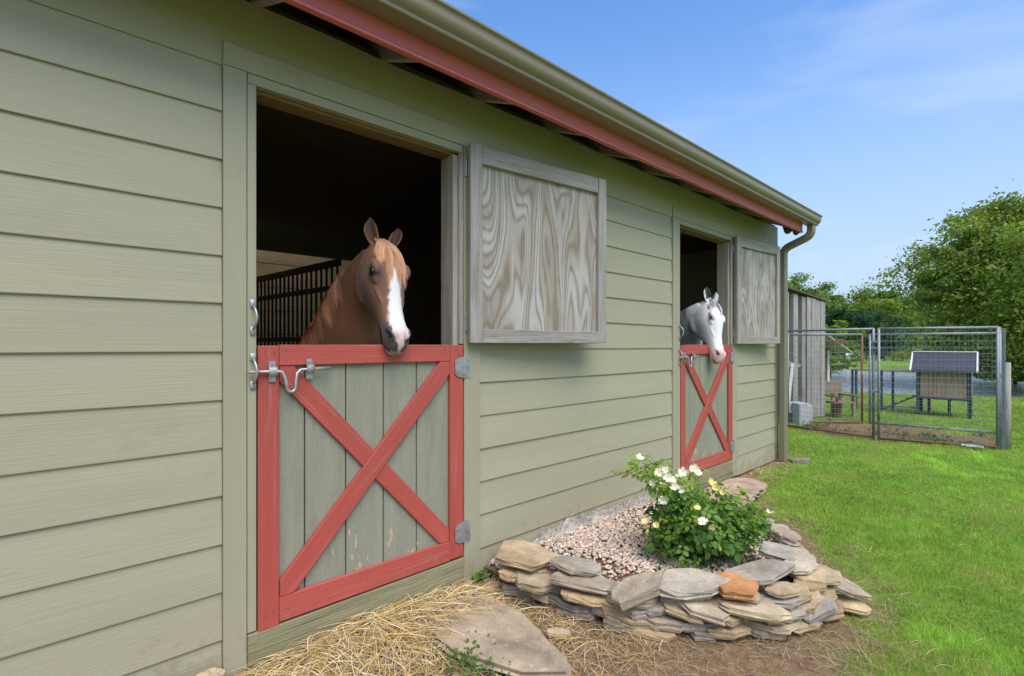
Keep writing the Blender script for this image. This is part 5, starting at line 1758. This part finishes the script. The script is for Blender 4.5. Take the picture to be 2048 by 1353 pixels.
def flower_mesh(seed, mt):
    r = random.Random(seed)
    vs = []; fs = []
    for q in range(5):
        a = 2 * math.pi * q / 5 + r.uniform(-0.12, 0.12)
        L = 0.030 * r.uniform(0.85, 1.15); W = 0.0125
        d = Vector((math.cos(a), math.sin(a), 0)); s = Vector((-math.sin(a), math.cos(a), 0)); up = Vector((0, 0, 1))
        b = len(vs)
        for t, wv in ((0.05, 0.15), (0.4, 0.75), (0.75, 1.0), (0.95, 0.75), (0.94, 0.35)):
            m_ = d * (L * t) + up * (0.013 * t * t + r.uniform(-0.003, 0.003))
            vs += [m_ + s * (W * wv) + up * 0.003 * wv, m_, m_ - s * (W * wv) + up * 0.003 * wv]
        for i in range(4):
            k = b + 3 * i
            fs += [(k, k + 1, k + 4, k + 3), (k + 1, k + 2, k + 5, k + 4)]
    return np_mesh('flower', np.array([tuple(v) for v in vs]), np.array(fs), mt, None, True)


fl_w = [flower_mesh(i, m_petal) for i in range(4)]; fl_y = [flower_mesh(9 + i, m_petal_y) for i in range(2)]
cen = MB()
for q in range(9):
    a = q * 2.4; r_ = 0.002 * math.sqrt(q)
    cen.tube([(r_ * math.cos(a), r_ * math.sin(a), 0.002), (r_ * 1.5 * math.cos(a), r_ * 1.5 * math.sin(a), 0.009)], 0.0016, 5)
_c = cen.build('flower_center', m_anther)
cen_me = _c.data; WM.pop(_c.name, None); bpy.data.objects.remove(_c)
FLW = [(1279, 917, 3.02, 0), (1317, 945, 2.98, 0), (1331, 940, 2.96, 0), (1344, 962, 2.92, 0), (1306, 965, 3.0, 0), (1325, 970, 2.93, 0), (1350, 974, 2.90, 0), (1364, 978, 2.88, 0), (1366, 945, 2.95, 0), (1388, 938, 2.93, 0),
       (1395, 946, 2.9, 0), (1377, 950, 2.97, 0), (1335, 955, 2.9, 0), (1326, 1000, 2.95, 0), (1405, 1044, 2.76, 0), (1424, 1052, 2.76, 1), (1291, 1045, 2.88, 1), (1313, 1050, 2.86, 1), (1296, 1064, 2.85, 1), (1540, 1028, 2.88, 0),
       (1425, 968, 3.0, 1), (1432, 975, 2.95, 1), (1447, 985, 2.95, 1), (1395, 1018, 2.82, 1), (1358, 955, 2.93, 0), (1418, 962, 3.02, 1)]
for i, (x, y, Z, k) in enumerate(FLW):
    p = Vector(cw(x, y, Z - 0.07))
    toC = (Vector((0, -CAM_D, CAM_H + 0.6)) - p).normalized() + Vector((random.gauss(0, 0.6), random.gauss(0, 0.6), random.gauss(0.2, 0.5)))
    qd = toC.to_track_quat('Z', 'Y')
    s = random.uniform(0.68, 0.98) * (0.85 if k else 1.0)
    W = Matrix.Translation(p) @ qd.to_matrix().to_4x4() @ Matrix.Rotation(random.uniform(0, 6), 4, 'Z') @ Matrix.Scale(s, 4)
    o = bpy.data.objects.new('flower', (fl_y if k else fl_w)[i % (2 if k else 4)])
    o.location, o.rotation_euler, o.scale = W.to_translation(), W.to_euler(), W.to_scale()
    link(o, rose, W)
    if k: o['label'] = 'pale yellow rose flower'
    c = bpy.data.objects.new('flower_center', cen_me)
    c.location, c.rotation_euler, c.scale = W.to_translation(), W.to_euler(), W.to_scale()
    link(c, o, W)

# small weeds by the post and on the flagstone's edge, and low clover in the bed
def weed(name, x, y, z, n, spread, size, label, cat, cols, hgt_=0.06):
    c = np.stack([rng.normal(x, spread, n), np.minimum(rng.normal(y, spread, n), -0.045), z + rng.uniform(0.005, hgt_, n)], -1)
    v, f, cc_ = leaf_quads(c, rng.uniform(0.7, 1.3, n) * size, np.stack([rng.normal(0, 0.5, n), rng.normal(0, 0.5, n) - 0.2, np.ones(n)], -1), pick(cols, n))
    o = np_obj(name, v, f, m_leaf, None, cc_)
    return props(o, label, cat)


WD = [(0.10, 0.22, 0.03), (0.14, 0.27, 0.04), (0.08, 0.18, 0.03)]
weed('weed', 1.875, -0.075, 0.045, 26, 0.022, 0.050, 'small bright green weed at the foot of the trim board', 'weed', WD, 0.07)

weed('weed', 1.385, -0.62, 0.03, 170, 0.075, 0.022, 'low clover patch growing in straw beside the flagstone', 'weed', WD, 0.05)['kind'] = 'stuff'
weed('weed', 3.05, -1.17, 0.15, 120, 0.09, 0.020, 'low ground cover under the rose bush in the gravel', 'weed', [(0.12, 0.17, 0.04), (0.2, 0.22, 0.06)], 0.04)['kind'] = 'stuff'
n = 330
wx = rng.uniform(9.5, 11.0, n); wy = rng.uniform(-1.8, 0.6, n)
m_ = (vnoise(wx * 1.9, wy * 1.9, 90) > 0.48); wx, wy = wx[m_], wy[m_]; n = len(wx) * 6
wc = np.stack([np.repeat(wx, 6) + rng.normal(0, 0.05, n), np.repeat(wy, 6) + rng.normal(0, 0.05, n), rng.uniform(0.01, 0.09, n)], -1)
v, f, cc_ = leaf_quads(wc, rng.uniform(0.03, 0.07, n), np.stack([rng.normal(0, .6, n), rng.normal(0, .6, n), np.ones(n)], -1), pick([(0.13, 0.17, 0.05), (0.16, 0.22, 0.05), (0.20, 0.18, 0.08)], n))
props(np_obj('ground_cover', v, f, m_leaf, None, cc_), 'sparse weeds on the bare dirt inside the wire pen', 'weeds', kind='stuff')

# ------------------------------------------------------------------ the wire pen
def panel(a, b, h, label, nh=20, nv=24, frame=m_tube, bottom=None, legs_=(None, None), z0=0.04, wire_r=0.0017, top2=None):
    a = Vector((*a, 0)); b = Vector((*b, 0))
    L = (b - a).length
    mid = (a + b) / 2
    p = empty('wire_panel', (mid.x, mid.y, 0), label, 'wire panel', 'wire mesh panels of the animal pen')
    r = 0.019
    up = Vector((0, 0, 1))
    MB().tube([a + up * (h), b + up * (h)], r, 8).build('top_rail', frame, p, 0, True)
    MB().tube([a + up * z0, b + up * z0], r, 8).build('bottom_rail', bottom or frame, p, 0, True)
    for k, e in enumerate((a, b)):
        MB().tube([e, e + up * (h + 0.01)], r, 8).build('post', legs_[k] or frame, p, 0, True)
    w = MB()
    d = (b - a) / L
    for i in range(1, nh):
        t = i / nh
        z = z0 + (h - z0) * t ** 1.12
        w.rod(a + up * z, b + up * z, wire_r * 2)
    for i in range(1, nv):
        q = a + d * (L * i / nv)
        w.rod(q + up * z0, q + up * h, wire_r * 1.3)
    o = w.build('wire_mesh', m_wire, p); o['kind'] = 'stuff'
    return p


fA, fB, fC, fD = (9.600, 0.880), (9.385, -0.515), (9.300, -0.600), (9.770, -1.880)
panel(fA, fB, 1.715, 'front wire panel nearest the barn corner, with rusty bottom rail', 20, 26, m_tube, m_rustpipe, (m_rustpipe, m_tube))
panel(fC, fD, 1.715, 'front wire panel farther from the barn, with a board lying before it', 20, 26, m_tube, m_rustpipe)
panel((9.80, -1.90), (11.30, -1.84), 1.70, 'side wire panel seen edge on at the far end of the pen', 18, 14, m_tube)
rA, rB, rC = (10.10, 0.94), (11.00, -0.02), (11.10, -0.12)
rD = (11.36, -1.80)
panel(rA, rB, 1.66, 'rear gate panel of the pen with a rusty end post', 16, 14, m_tube, m_rustpipe, (None, m_rustpipe))
panel(rC, rD, 1.66, 'long rear wire panel standing before the coop', 14, 22, m_tube)
# clamps
for (x, y) in ((9.345, -0.556),):
    cl = empty('panel_clamp', (x, y, 0.5), 'pair of bright clamps joining the two front wire panels', 'clamp')
    for z in (0.75, 1.42, 1.52):
        MB().box(x - 0.05, x + 0.05, y - 0.055, y + 0.055, z - 0.018, z + 0.018).build('clamp', m_galv, cl, 0.003)
o = MB().box(-0.085, 0.085, -0.004, 0.004, -0.045, 0.045).build('sign_plate', m_rustpipe, None, 0.002, local=Matrix.Translation((10.72, 0.262, 1.53)) @ Matrix.Rotation(math.atan2(-0.96, 0.90), 4, 'Z'))
props(o, 'small rusty plate hanging on the rear gate of the pen', 'plate')
o = MB().tube([(9.86, -1.96, 0), (9.87, -1.965, 0.5), (9.85, -1.97, 1.22)], [0.05, 0.045, 0.04], 8).build('wooden_post', m_grey_z, None, 0, True)
props(o, 'leaning weathered round post beside the end of the wire pen', 'post')
o = MB().box(-0.032, 0.032, -0.025, 0.025, 0, 1.70).build('steel_post', mat_plain('blue_grey_steel', (0.15, 0.18, 0.21), 0.5), None, 0.004, local=Matrix.Translation((9.83, -1.93, 0)))
props(o, 'blue grey square steel post at the corner of the pen', 'post')
o = MB().box(9.50, 9.535, -1.75, -1.52, 0.035, 0.06).build('white_board', m_white, None, 0.002)
props(o, 'short white board lying on the lawn before the pen', 'board')

# ------------------------------------------------------------------ chicken coop behind the pen
def frame_m(x, y, dirx):
    dirx = Vector((*dirx, 0)).normalized()
    diry = Vector((-dirx.y, dirx.x, 0))
    return Matrix(((dirx.x, diry.x, 0, x), (dirx.y, diry.y, 0, y), (0, 0, 1, 0), (0, 0, 0, 1)))


m_tan = mat_wood('tan_coop_boards', (0.30, 0.21, 0.14), (0.42, 0.31, 0.21), (0.15, 0.10, 0.06), 'z', 0.4)
m_navy = mat_plain('navy_coop_paint', (0.035, 0.042, 0.062), 0.55)
m_navroof = mat_plain('navy_roof_sheet', (0.040, 0.044, 0.058), 0.5)
m_ramp = mat_wood('brown_ramp_wood', (0.13, 0.065, 0.035), (0.20, 0.10, 0.06), (0.06, 0.03, 0.02), 'x')
Wc = frame_m(13.27, -0.48, (0.06, -1.0))     # local x runs along the front, local -y faces the camera
coop = empty('chicken_coop', (13.7, -0.7, 0), 'raised chicken coop with tan boards and navy pitched roof', 'chicken coop')


def cp(nm, mt, x0, x1, y0, y1, z0, z1, bv=0.004): return MB().box(x0, x1, y0, y1, z0, z1).build(nm, mt, coop, bv, local=Wc)


CL = 0.85
for i in range(11):
    x = 0.06 + i * (CL - 0.12) / 11
    cp('board', m_tan, x + 0.002, x + (CL - 0.12) / 11 - 0.002, 0.0, 0.02 - 0.004 * (i % 2), 0.40, 0.93, 0.002)
cp('floor', m_navy, 0, CL, -0.02, 0.70, 0.355, 0.40)
cp('side_wall', m_tan, 0.0, 0.02, 0.03, 0.66, 0.40, 1.05); cp('side_wall', m_tan, CL - 0.02, CL, 0.03, 0.66, 0.40, 1.05)
cp('back_wall', m_tan, 0.02, CL - 0.02, 0.64, 0.66, 0.40, 1.0)
for x in (0.0, CL - 0.06):
    for y in (-0.015, 0.62):
        cp('leg', m_navy, x, x + 0.06, y, y + 0.06, 0.0, 0.93)
for x in (0.16, 0.48): cp('leg', m_navy, x, x + 0.05, 0.3, 0.35, 0.0, 0.352)
for s in (0, 1):
    y0, y1 = (-0.12, 0.34) if s == 0 else (0.80, 0.34)
    m = MB(); m.prism([(-0.08, y0, 0.93), (-0.08, y1, 1.29), (-0.08, y1, 1.31), (-0.08, y0, 0.95)], (0, 0, 0), (CL + 0.16, 0, 0))
    m.build('roof', m_navroof, coop, 0, local=Wc)
    for x in (-0.10, CL + 0.072):
        m = MB(); m.prism([(x, y0 - (0.01 if s == 0 else -0.01), 0.925), (x, y1, 1.285), (x, y1, 1.325), (x, y0 - (0.01 if s == 0 else -0.01), 0.965)], (0, 0, 0), (0.028, 0, 0))
        m.build('roof_trim', m_white, coop, 0, local=Wc)
cp('ridge_cap', m_white, -0.08, CL + 0.08, 0.31, 0.37, 1.312, 1.335)
m = MB(); m.prism([(-0.02, 0.10, 0.40), (-0.62, 0.10, 0.05), (-0.62, 0.10, 0.02), (-0.02, 0.10, 0.37)], (0, 0, 0), (0, 0.24, 0)); m.build('ramp', m_ramp, coop, 0, local=Wc)
for k in range(6):
    t = (k + 0.5) / 6; m = MB(); m.box(-0.02 - 0.60 * t - 0.012, -0.02 - 0.60 * t + 0.012, 0.10, 0.34, 0.40 - 0.35 * t, 0.42 - 0.35 * t); m.build('ramp_cleat', m_ramp, coop, 0, local=Wc)
# low run frame beside the coop
run = empty('run_fence', (12.6, 0.3, 0), 'low dark post and rail run standing between pen and coop', 'fence')
for x in (-1.15, -1.08, -0.62, -0.42): MB().box(x, x + 0.045, 0.05, 0.095, 0, 0.92).build('post', m_navy, run, 0.003, local=Wc)
for z in (0.885, 0.12): MB().box(-1.15, -0.02, 0.098, 0.125, z, z + 0.05).build('rail', m_grey_x, run, 0.003, local=Wc)

# ------------------------------------------------------------------ weathered lean-to, shed, bench and blocks left of the pen
Wl = frame_m(10.60, 1.15, (0.89, -0.42))
lean = empty('lean_to', (11.0, 1.0, 0), 'weathered open sided lean-to of grey posts and tall planks', 'lean-to')
LT = lambda x: 2.58 - 0.235 * x                 # sloping top


def lp(nm, mt, x0, x1, y0, y1, z0, drop=0.0):
    return MB().prism([(x0, y0, z0), (x1, y0, z0), (x1, y0, LT(x1) - drop), (x0, y0, LT(x0) - drop)], (0, 0, 0), (0, y1 - y0, 0)).build(nm, mt, lean, 0.003, local=Wl)


for x, w_ in ((0.0, 0.09), (0.20, 0.12), (0.42, 0.09)): lp('post', m_grey_z, x, x + w_, 0.0, 0.09, 0, 0.05)
for i in range(4):
    x = 0.515 + i * 0.118
    lp('plank', m_grey_z, x + 0.002, x + 0.115, -0.026 - 0.005 * (i % 2), -0.002, 0.03, 0.03 - 0.012 * (i % 2))
for i in range(6): lp('plank', m_grey_z, 0.968, 0.988, 0.0 + i * 0.2, 0.195 + i * 0.2, 0.03, 0.05)
for x in (0.05, 0.50): lp('back_post', m_dark_z, x, x + 0.09, 1.15, 1.24, 0, 0.05)
lp('cross_rail', m_grey_x, 0.09, 0.515, 0.03, 0.07, 1.02, 1.40)
MB().prism([(-0.05, -0.06, LT(-0.05)), (1.04, -0.06, LT(1.04)), (1.04, -0.06, LT(1.04) + 0.035), (-0.05, -0.06, LT(-0.05) + 0.035)], (0, 0, 0), (0, 1.4, 0)).build('roof', m_roof, lean, 0, local=Wl)
pb_ = cw(1573, 690, 9.75)
o = MB().box(-0.03, 0.03, -0.012, 0.012, 0, 1.12).build('leaning_board', m_white, None, 0.002, local=Matrix.Translation((pb_[0], pb_[1], 0)) @ Matrix.Rotation(TH - math.pi / 2, 4, 'Z') @ Matrix.Rotation(R(6), 4, 'Y'))
props(o, 'pale board leaning on the lean-to post', 'board')

m_shroof = mat_plain('pale_shingle_roof', (0.50, 0.43, 0.34), 0.85, 0.12, 14, bump=0.3)
m_shwall = mat_wood('brown_shed_boards', (0.16, 0.075, 0.045), (0.24, 0.12, 0.075), (0.07, 0.035, 0.02), 'z', 0.4)
# small shed behind the lean-to
sx, sy, _ = cw(1580, 690, 15.0)
Wsh = frame_m(sx, sy, (RT.x, RT.y))
shed = empty('garden_shed', (sx, sy, 0), 'small brown shed with pale roof and white corner trim behind the lean-to', 'shed')


def spc(nm, mt, x0, x1, y0, y1, z0, z1): return MB().box(x0, x1, y0, y1, z0, z1).build(nm, mt, shed, 0.003, local=Wsh)


for i in range(10): spc('wall_board', m_shwall, -1.15 + i * 0.23, -0.925 + i * 0.23, 0.0, 0.02 + 0.004 * (i % 2), 0.0, 1.32)
MB().prism([(-1.15, 0.022, 1.32), (1.15, 0.022, 1.32), (0, 0.022, 2.42)], (0, 0, 0), (0, 0.03, 0)).build('gable', m_shwall, shed, 0, local=Wsh)
for s in (-1, 1):
    spc('side_wall', m_shwall, s * 1.15 - 0.015, s * 1.15 + 0.015, 0.03, 1.8, 0.0, 1.32)
    spc('corner_trim', m_white, s * 1.15 - 0.035, s * 1.15 + 0.035, -0.012, -0.001, 0.0, 1.30)
    MB().prism([(s * 1.42, -0.7, 1.22), (0, -0.10, 2.50), (0, -0.10, 2.54), (s * 1.42, -0.7, 1.26)], (0, 0, 0), (0, 2.4, 0)).build('roof', m_shroof, shed, 0, local=Wsh)
spc('back_wall', m_shwall, -1.15, 1.15, 1.78, 1.80, 0.0, 1.32)

# bench with a clay pot under its seat
bxx, byy, _ = cw(1666, 832, 10.35)
Wb = frame_m(bxx, byy, (RT.x * 0.92 + FW.x * 0.25, RT.y * 0.92 + FW.y * 0.25))
bench = empty('wooden_bench', (bxx, byy, 0), 'old grey brown wooden chair with broad backrest beside the lean-to', 'chair')
m_bench = mat_wood('old_bench_wood', (0.20, 0.15, 0.10), (0.31, 0.25, 0.17), (0.08, 0.055, 0.035), 'x')


def bp(nm, x0, x1, y0, y1, z0, z1): return MB().box(x0, x1, y0, y1, z0, z1).build(nm, m_bench, bench, 0.004, local=Wb)


bp('backrest', -0.24, 0.22, -0.015, 0.015, 0.46, 0.72); bp('seat', -0.22, 0.22, -0.30, -0.02, 0.28, 0.32)
for x in (-0.24, 0.0, 0.20): bp('back_post', x, x + 0.05, 0.017, 0.06, 0.0, 0.70)
for x in (-0.22, 0.18): bp('leg', x, x + 0.045, -0.30, -0.255, 0.0, 0.278)
for x in (-0.265, 0.222): bp('armrest', x, x + 0.06, -0.30, 0.014, 0.42, 0.455); bp('arm_post', -0.215, -0.175, -0.29, -0.25, 0.322, 0.418)
bp('arm_post', 0.228, 0.27, -0.29, -0.25, 0.0, 0.418)
px2, py2, _ = cw(1673, 836, 10.0)
m_clay = mat_plain('brown_clay', (0.20, 0.10, 0.055), 0.8, 0.2)
pot = MB().tube([(px2, py2, 0.0), (px2, py2, 0.02), (px2, py2, 0.30), (px2, py2, 0.301), (px2, py2, 0.33)], [0.075, 0.08, 0.105, 0.118, 0.118], 14).build('clay_pot', m_clay, None, 0, True)
props(pot, 'brown clay pot standing in front of the old chair', 'pot')
# concrete blocks
BL = [(1586, 9.45, 0.0, 0.0, 0.40, 0.20, 0.19, 'upright concrete block left of the pair on the ground'), (1601, 9.20, 0.0, 8, 0.20, 0.20, 0.40, 'pale upright concrete block, middle of the blocks behind the wire'),
      (1588, 9.40, 0.195, 4, 0.34, 0.20, 0.20, 'concrete block, upper one of the pile behind the wire'), (1615, 9.25, 0.0, -6, 0.13, 0.12, 0.36, 'narrow pale slab leaning right of the concrete blocks')]
for i, (px_b, Z, z, rot, lx, ly, lz, lab) in enumerate(BL):
    p = cw(px_b, 845, Z)
    W = Matrix.Translation((p[0], p[1], z)) @ Matrix.Rotation(TH - math.pi / 2 + R(rot), 4, 'Z')
    m = MB().box(-lx / 2, lx / 2, -ly / 2, ly / 2, 0, lz)
    props(m.build('concrete_block', m_concrete, None, 0.008, local=W), lab, 'block', 'concrete blocks behind the wire')

# ------------------------------------------------------------------ trees
def crown_leaves(blobs, n, leaf, cols, seed, clump=0.16, per=70, shade=0.0):
    """leaves gathered in clumps spread through ellipsoids; blobs = (cx,cy,cz,rx,ry,rz)"""
    r = np.random.default_rng(seed)
    vol = np.array([b[3] * b[4] * b[5] for b in blobs]); pr = vol ** 0.6; pr = pr / pr.sum()
    nc = max(6, n // per)
    k = r.choice(len(blobs), nc, p=pr)
    B_ = np.array(blobs)[k]
    d = r.normal(0, 1, (nc, 3)); d /= np.linalg.norm(d, axis=1, keepdims=True)
    rad = r.uniform(0.25, 1.0, nc) ** 0.45 * r.uniform(0.86, 1.10, nc)
    cc = B_[:, :3] + d * rad[:, None] * B_[:, 3:]
    if nc < 1500:
        dd = np.linalg.norm(cc[:, None] - cc[None], axis=2)
        lone = (dd < 0.30 * B_[:, 3:].mean(1)[:, None] + 0.35 * np.median(B_[:, 3])).sum(1) < 7
        good = np.flatnonzero(~lone)
        if len(good) > 10:
            sub = r.choice(good, lone.sum()); cc[lone] = cc[sub]; B_[lone] = B_[sub]; d[lone] = d[sub]
    cs = np.minimum(B_[:, 3:], B_[:, 3:].mean(1, keepdims=True)).mean(1) * clump * 2.2 * r.uniform(0.6, 1.5, nc)
    idx = r.integers(0, nc, n)
    off = np.clip(r.normal(0, 1, (n, 3)), -1.5, 1.5) * np.array((1, 1, 0.55)) * cs[idx][:, None] * 0.55
    c = cc[idx] + off
    tone = r.uniform(0.72, 1.25, nc)[idx]
    hue = r.integers(0, len(cols), nc)[idx]
    col = np.array(cols)[hue] * tone[:, None] * r.uniform(0.8, 1.2, (n, 1))
    nr = d[idx] * 0.6 + r.normal(0, 0.7, (n, 3)) + np.array((0, 0, 0.5))
    global rng
    keep = rng; rng = r
    out = leaf_quads(c, leaf * r.uniform(0.7, 1.35, n), nr, col, 0.6, 0.12)
    rng = keep
    return out, cc


def tree(x, y, h, r, n, leaf, cols, seed, label, group, cat='tree', name='tree', base=0.12, far=True, crown_z=0.56, nlimb=7, nb=7, squash=1.0, extra=()):
    rr = random.Random(seed)
    root = empty(name, (x, y, 0), label, cat, group)
    cz = h * crown_z
    blobs = [(0, 0, cz, r * 0.78, r * 0.78, h * (1 - crown_z) * 0.92)]
    for i in range(nb):
        a = 2 * math.pi * i / nb + rr.uniform(-0.4, 0.4)
        q = rr.uniform(0.42, 0.66)
        blobs.append((math.cos(a) * r * q, math.sin(a) * r * q, cz + rr.uniform(-0.30, 0.26) * h * squash, r * rr.uniform(0.36, 0.52), r * rr.uniform(0.36, 0.52), h * rr.uniform(0.13, 0.22)))
    for i in range(3):
        a = rr.uniform(0, 6.28)
        blobs.append((math.cos(a) * r * 0.3, math.sin(a) * r * 0.3, h * 0.84, r * 0.34, r * 0.34, h * 0.14))
    blobs += list(extra)
    (v, f, c), cc = crown_leaves(blobs, n, leaf, cols, seed)
    v = v.copy(); v[:, 2] = np.maximum(v[:, 2], base * h * 0.4 + 0.02)
    np_obj('crown', v + np.array((x, y, 0)), f, m_leaf_far if far else m_leaf, root, c)
    m = MB()
    tr = max(0.05, h * 0.024)
    m.tube([(x, y, -0.1), (x + 0.02 * h, y, h * 0.2), (x, y + 0.015 * h, h * 0.42), (x + 0.01 * h, y, h * 0.72)], [tr * 1.35, tr, tr * 0.75, tr * 0.25], 8)
    for i in range(nlimb):
        b = blobs[1 + i % nb]
        z0 = h * rr.uniform(0.2, 0.45)
        e = Vector((x + b[0] * 1.15, y + b[1] * 1.15, b[2] + 0.1 * h)); s0 = Vector((x, y, z0))
        m.tube([s0, s0.lerp(e, 0.5) + Vector((0, 0, -0.02 * h)), e], [tr * 0.5, tr * 0.3, tr * 0.1], 6)
    m.build('trunk', m_bark, root, 0, True)
    return root


MAPLE = [(0.195, 0.275, 0.040), (0.265, 0.340, 0.052), (0.130, 0.195, 0.032), (0.320, 0.365, 0.064), (0.205, 0.290, 0.044)]
BRIGHT = [(0.175, 0.275, 0.040), (0.225, 0.320, 0.050), (0.135, 0.215, 0.034), (0.270, 0.340, 0.065)]
MIDG = [(0.150, 0.235, 0.042), (0.195, 0.285, 0.052), (0.115, 0.185, 0.036)]
DARKG = [(0.045, 0.095, 0.045), (0.060, 0.118, 0.055), (0.038, 0.078, 0.046)]

tx, ty, _ = cw(2102, 700, 17.0)
ext = [(-RT.x * a, -RT.y * a, b, c, c, c * 0.7) for a, b, c in ((3.2, 3.6, 1.2), (2.9, 4.7, 1.1), (2.2, 5.5, 1.1), (3.0, 2.4, 1.3), (2.6, 1.3, 1.4), (1.0, 6.0, 1.1), (-1.2, 6.0, 1.2), (3.9, 3.3, 0.8), (1.2, 1.2, 1.5), (-1.0, 1.2, 1.6))]
tree(tx, ty, 6.9, 4.6, 92000, 0.125, MAPLE, 5, 'big spreading deciduous tree with low leafy branches right of the pen', None, base=0.12, far=False, crown_z=0.50, nlimb=10, nb=11, squash=1.0, extra=ext)

# (px of centre, distance, height, radius, palette, label)
FT = [
    (1566, 62, 566, 3.2, MIDG, 'mid green tree rising behind the barn corner and lean-to'),
    (1592, 66, 556, 2.8, MIDG, 'tall mid green tree just above the lean-to top'),
    (1632, 60, 578, 3.0, MIDG, 'rounded mid green tree above the lean-to planks'),
    (1700, 74, 580, 3.8, BRIGHT, 'bright green broad tree in the middle of the far treeline'),
    (1738, 70, 594, 3.2, BRIGHT, 'bright green tree right of the middle of the far treeline'),
    (1708, 52, 612, 2.4, DARKG, 'dark blue green cedar beyond the pond, left of two'),
    (1762, 52, 622, 2.8, DARKG, 'dark blue green cedar beyond the pond, right of two'),
    (1792, 72, 590, 3.6, MIDG, 'mid green tree behind the right cedar'),
    (1830, 78, 584, 4.0, MIDG, 'mid green tree at the left edge of the big spreading tree'),
    (1880, 60, 600, 4.0, BRIGHT, 'bright green tree showing low under the big spreading tree'),
    (1940, 58, 600, 4.0, MAPLE, 'olive green tree behind the coop roof'),
    (1672, 46, 650, 1.9, BRIGHT, 'small bright tree just right of the shed roof'),
    (2010, 62, 600, 4.4, MAPLE, 'olive green tree behind the corner post of the pen'),
    (1650, 84, 574, 3.0, MIDG, 'back row tree right of the lean-to planks'),
    (1762, 90, 600, 4.0, MAPLE, 'back row tree in the dip of the far treeline'),
    (1850, 54, 655, 3.0, BRIGHT, 'low bright tree behind the pond left of the coop'),
]
for i, (px_t, Z, h, r, pal, lab) in enumerate(FT):
    h = ((690 - h) / 1000 * Z + 1.47) * 1.08; r *= 1.35
    x, y, _ = cw(px_t, 690, Z)
    if pal is DARKG:
        t_ = tree(x, y, h, r, 7500, 0.28, pal, 40 + i, lab, 'trees beyond the pond', crown_z=0.42, nb=8)
    else:
        t_ = tree(x, y, h, r, 7800, 0.34, pal, 40 + i, lab, 'trees beyond the pond', crown_z=0.52, nb=8)
# shrubs
SH = [(1690, 36, 1.6, 1.6, BRIGHT, 'low bright shrub on the far bank right of the shed'), (1660, 24, 1.3, 1.2, BRIGHT, 'pale green shrub on the pond bank by the shed wall'), (2030, 20, 1.1, 1.6, BRIGHT, 'weedy shrub at the foot of the big tree'),
      (2075, 18.5, 1.2, 1.5, BRIGHT, 'weedy shrub at the right frame edge'), (1900, 30, 2.2, 2.6, MAPLE, 'olive shrub behind the coop roof'), (1960, 26, 2.4, 2.6, MAPLE, 'olive shrub right of the coop under the tree'), (1850, 44, 2.6, 3.2, BRIGHT, 'bright shrub on the far bank left of the coop')]
for i, (px_t, Z, h, r, pal, lab) in enumerate(SH):
    x, y, _ = cw(px_t, 690, Z)
    tree(x, y, h, r, 3000, 0.12, pal, 90 + i, lab, 'shrubs along the pond', 'shrub', 'shrub', base=0.0, crown_z=0.45, nlimb=4, nb=6)
# far woodland closing the gaps under the crowns
bl = []
for k in range(60):
    px_t = 1480 + k * 14
    x, y, _ = cw(px_t, 690, random.uniform(92, 110))
    bl.append((x, y, random.uniform(2.5, 5.0), 4.5, 4.5, random.uniform(4.2, 5.4)))
(v, f, c), _ = crown_leaves(bl, 42000, 0.6, MIDG + MIDG + BRIGHT + DARKG, 77, per=50)
v[:, 2] = np.maximum(v[:, 2], 0.02)
props(np_obj('woods', v, f, m_leaf_far, None, c), 'dense far woodland closing the view beyond the pond', 'woods', kind='stuff')
# far rail fence and white bench on the other bank
m_far = mat_plain('dark_rail', (0.05, 0.05, 0.055), 0.7)
ff2 = empty('rail_fence', cw(1750, 700, 46), 'dark post and rail fence on the far bank of the pond', 'fence')
fa, fb = Vector(cw(1640, 690, 46)), Vector(cw(1860, 690, 46))
for k in range(13):
    q = fa.lerp(fb, k / 12); MB().box(q.x - 0.06, q.x + 0.06, q.y - 0.06, q.y + 0.06, 0, 1.25).build('post', m_far, ff2)
for z in (0.5, 0.85, 1.2): MB().rod((fa.x, fa.y, z), (fb.x, fb.y, z), 0.05, 0.12).build('rail', m_far, ff2)
bq = Vector(cw(1706, 690, 43)); Wq = frame_m(bq.x, bq.y, (RT.x, RT.y))
fbn = empty('white_bench', (bq.x, bq.y, 0), 'white garden bench on the far bank before the rail fence', 'bench')
for nm, bb in (('seat', (-0.7, 0.7, -0.5, 0.0, 0.42, 0.47)), ('backrest', (-0.7, 0.7, 0.002, 0.05, 0.55, 0.95)), ('leg', (-0.7, -0.62, -0.5, 0.06, 0, 0.418)), ('leg', (0.62, 0.7, -0.5, 0.06, 0, 0.418))):
    MB().box(*bb).build(nm, m_white, fbn, 0, local=Wq)
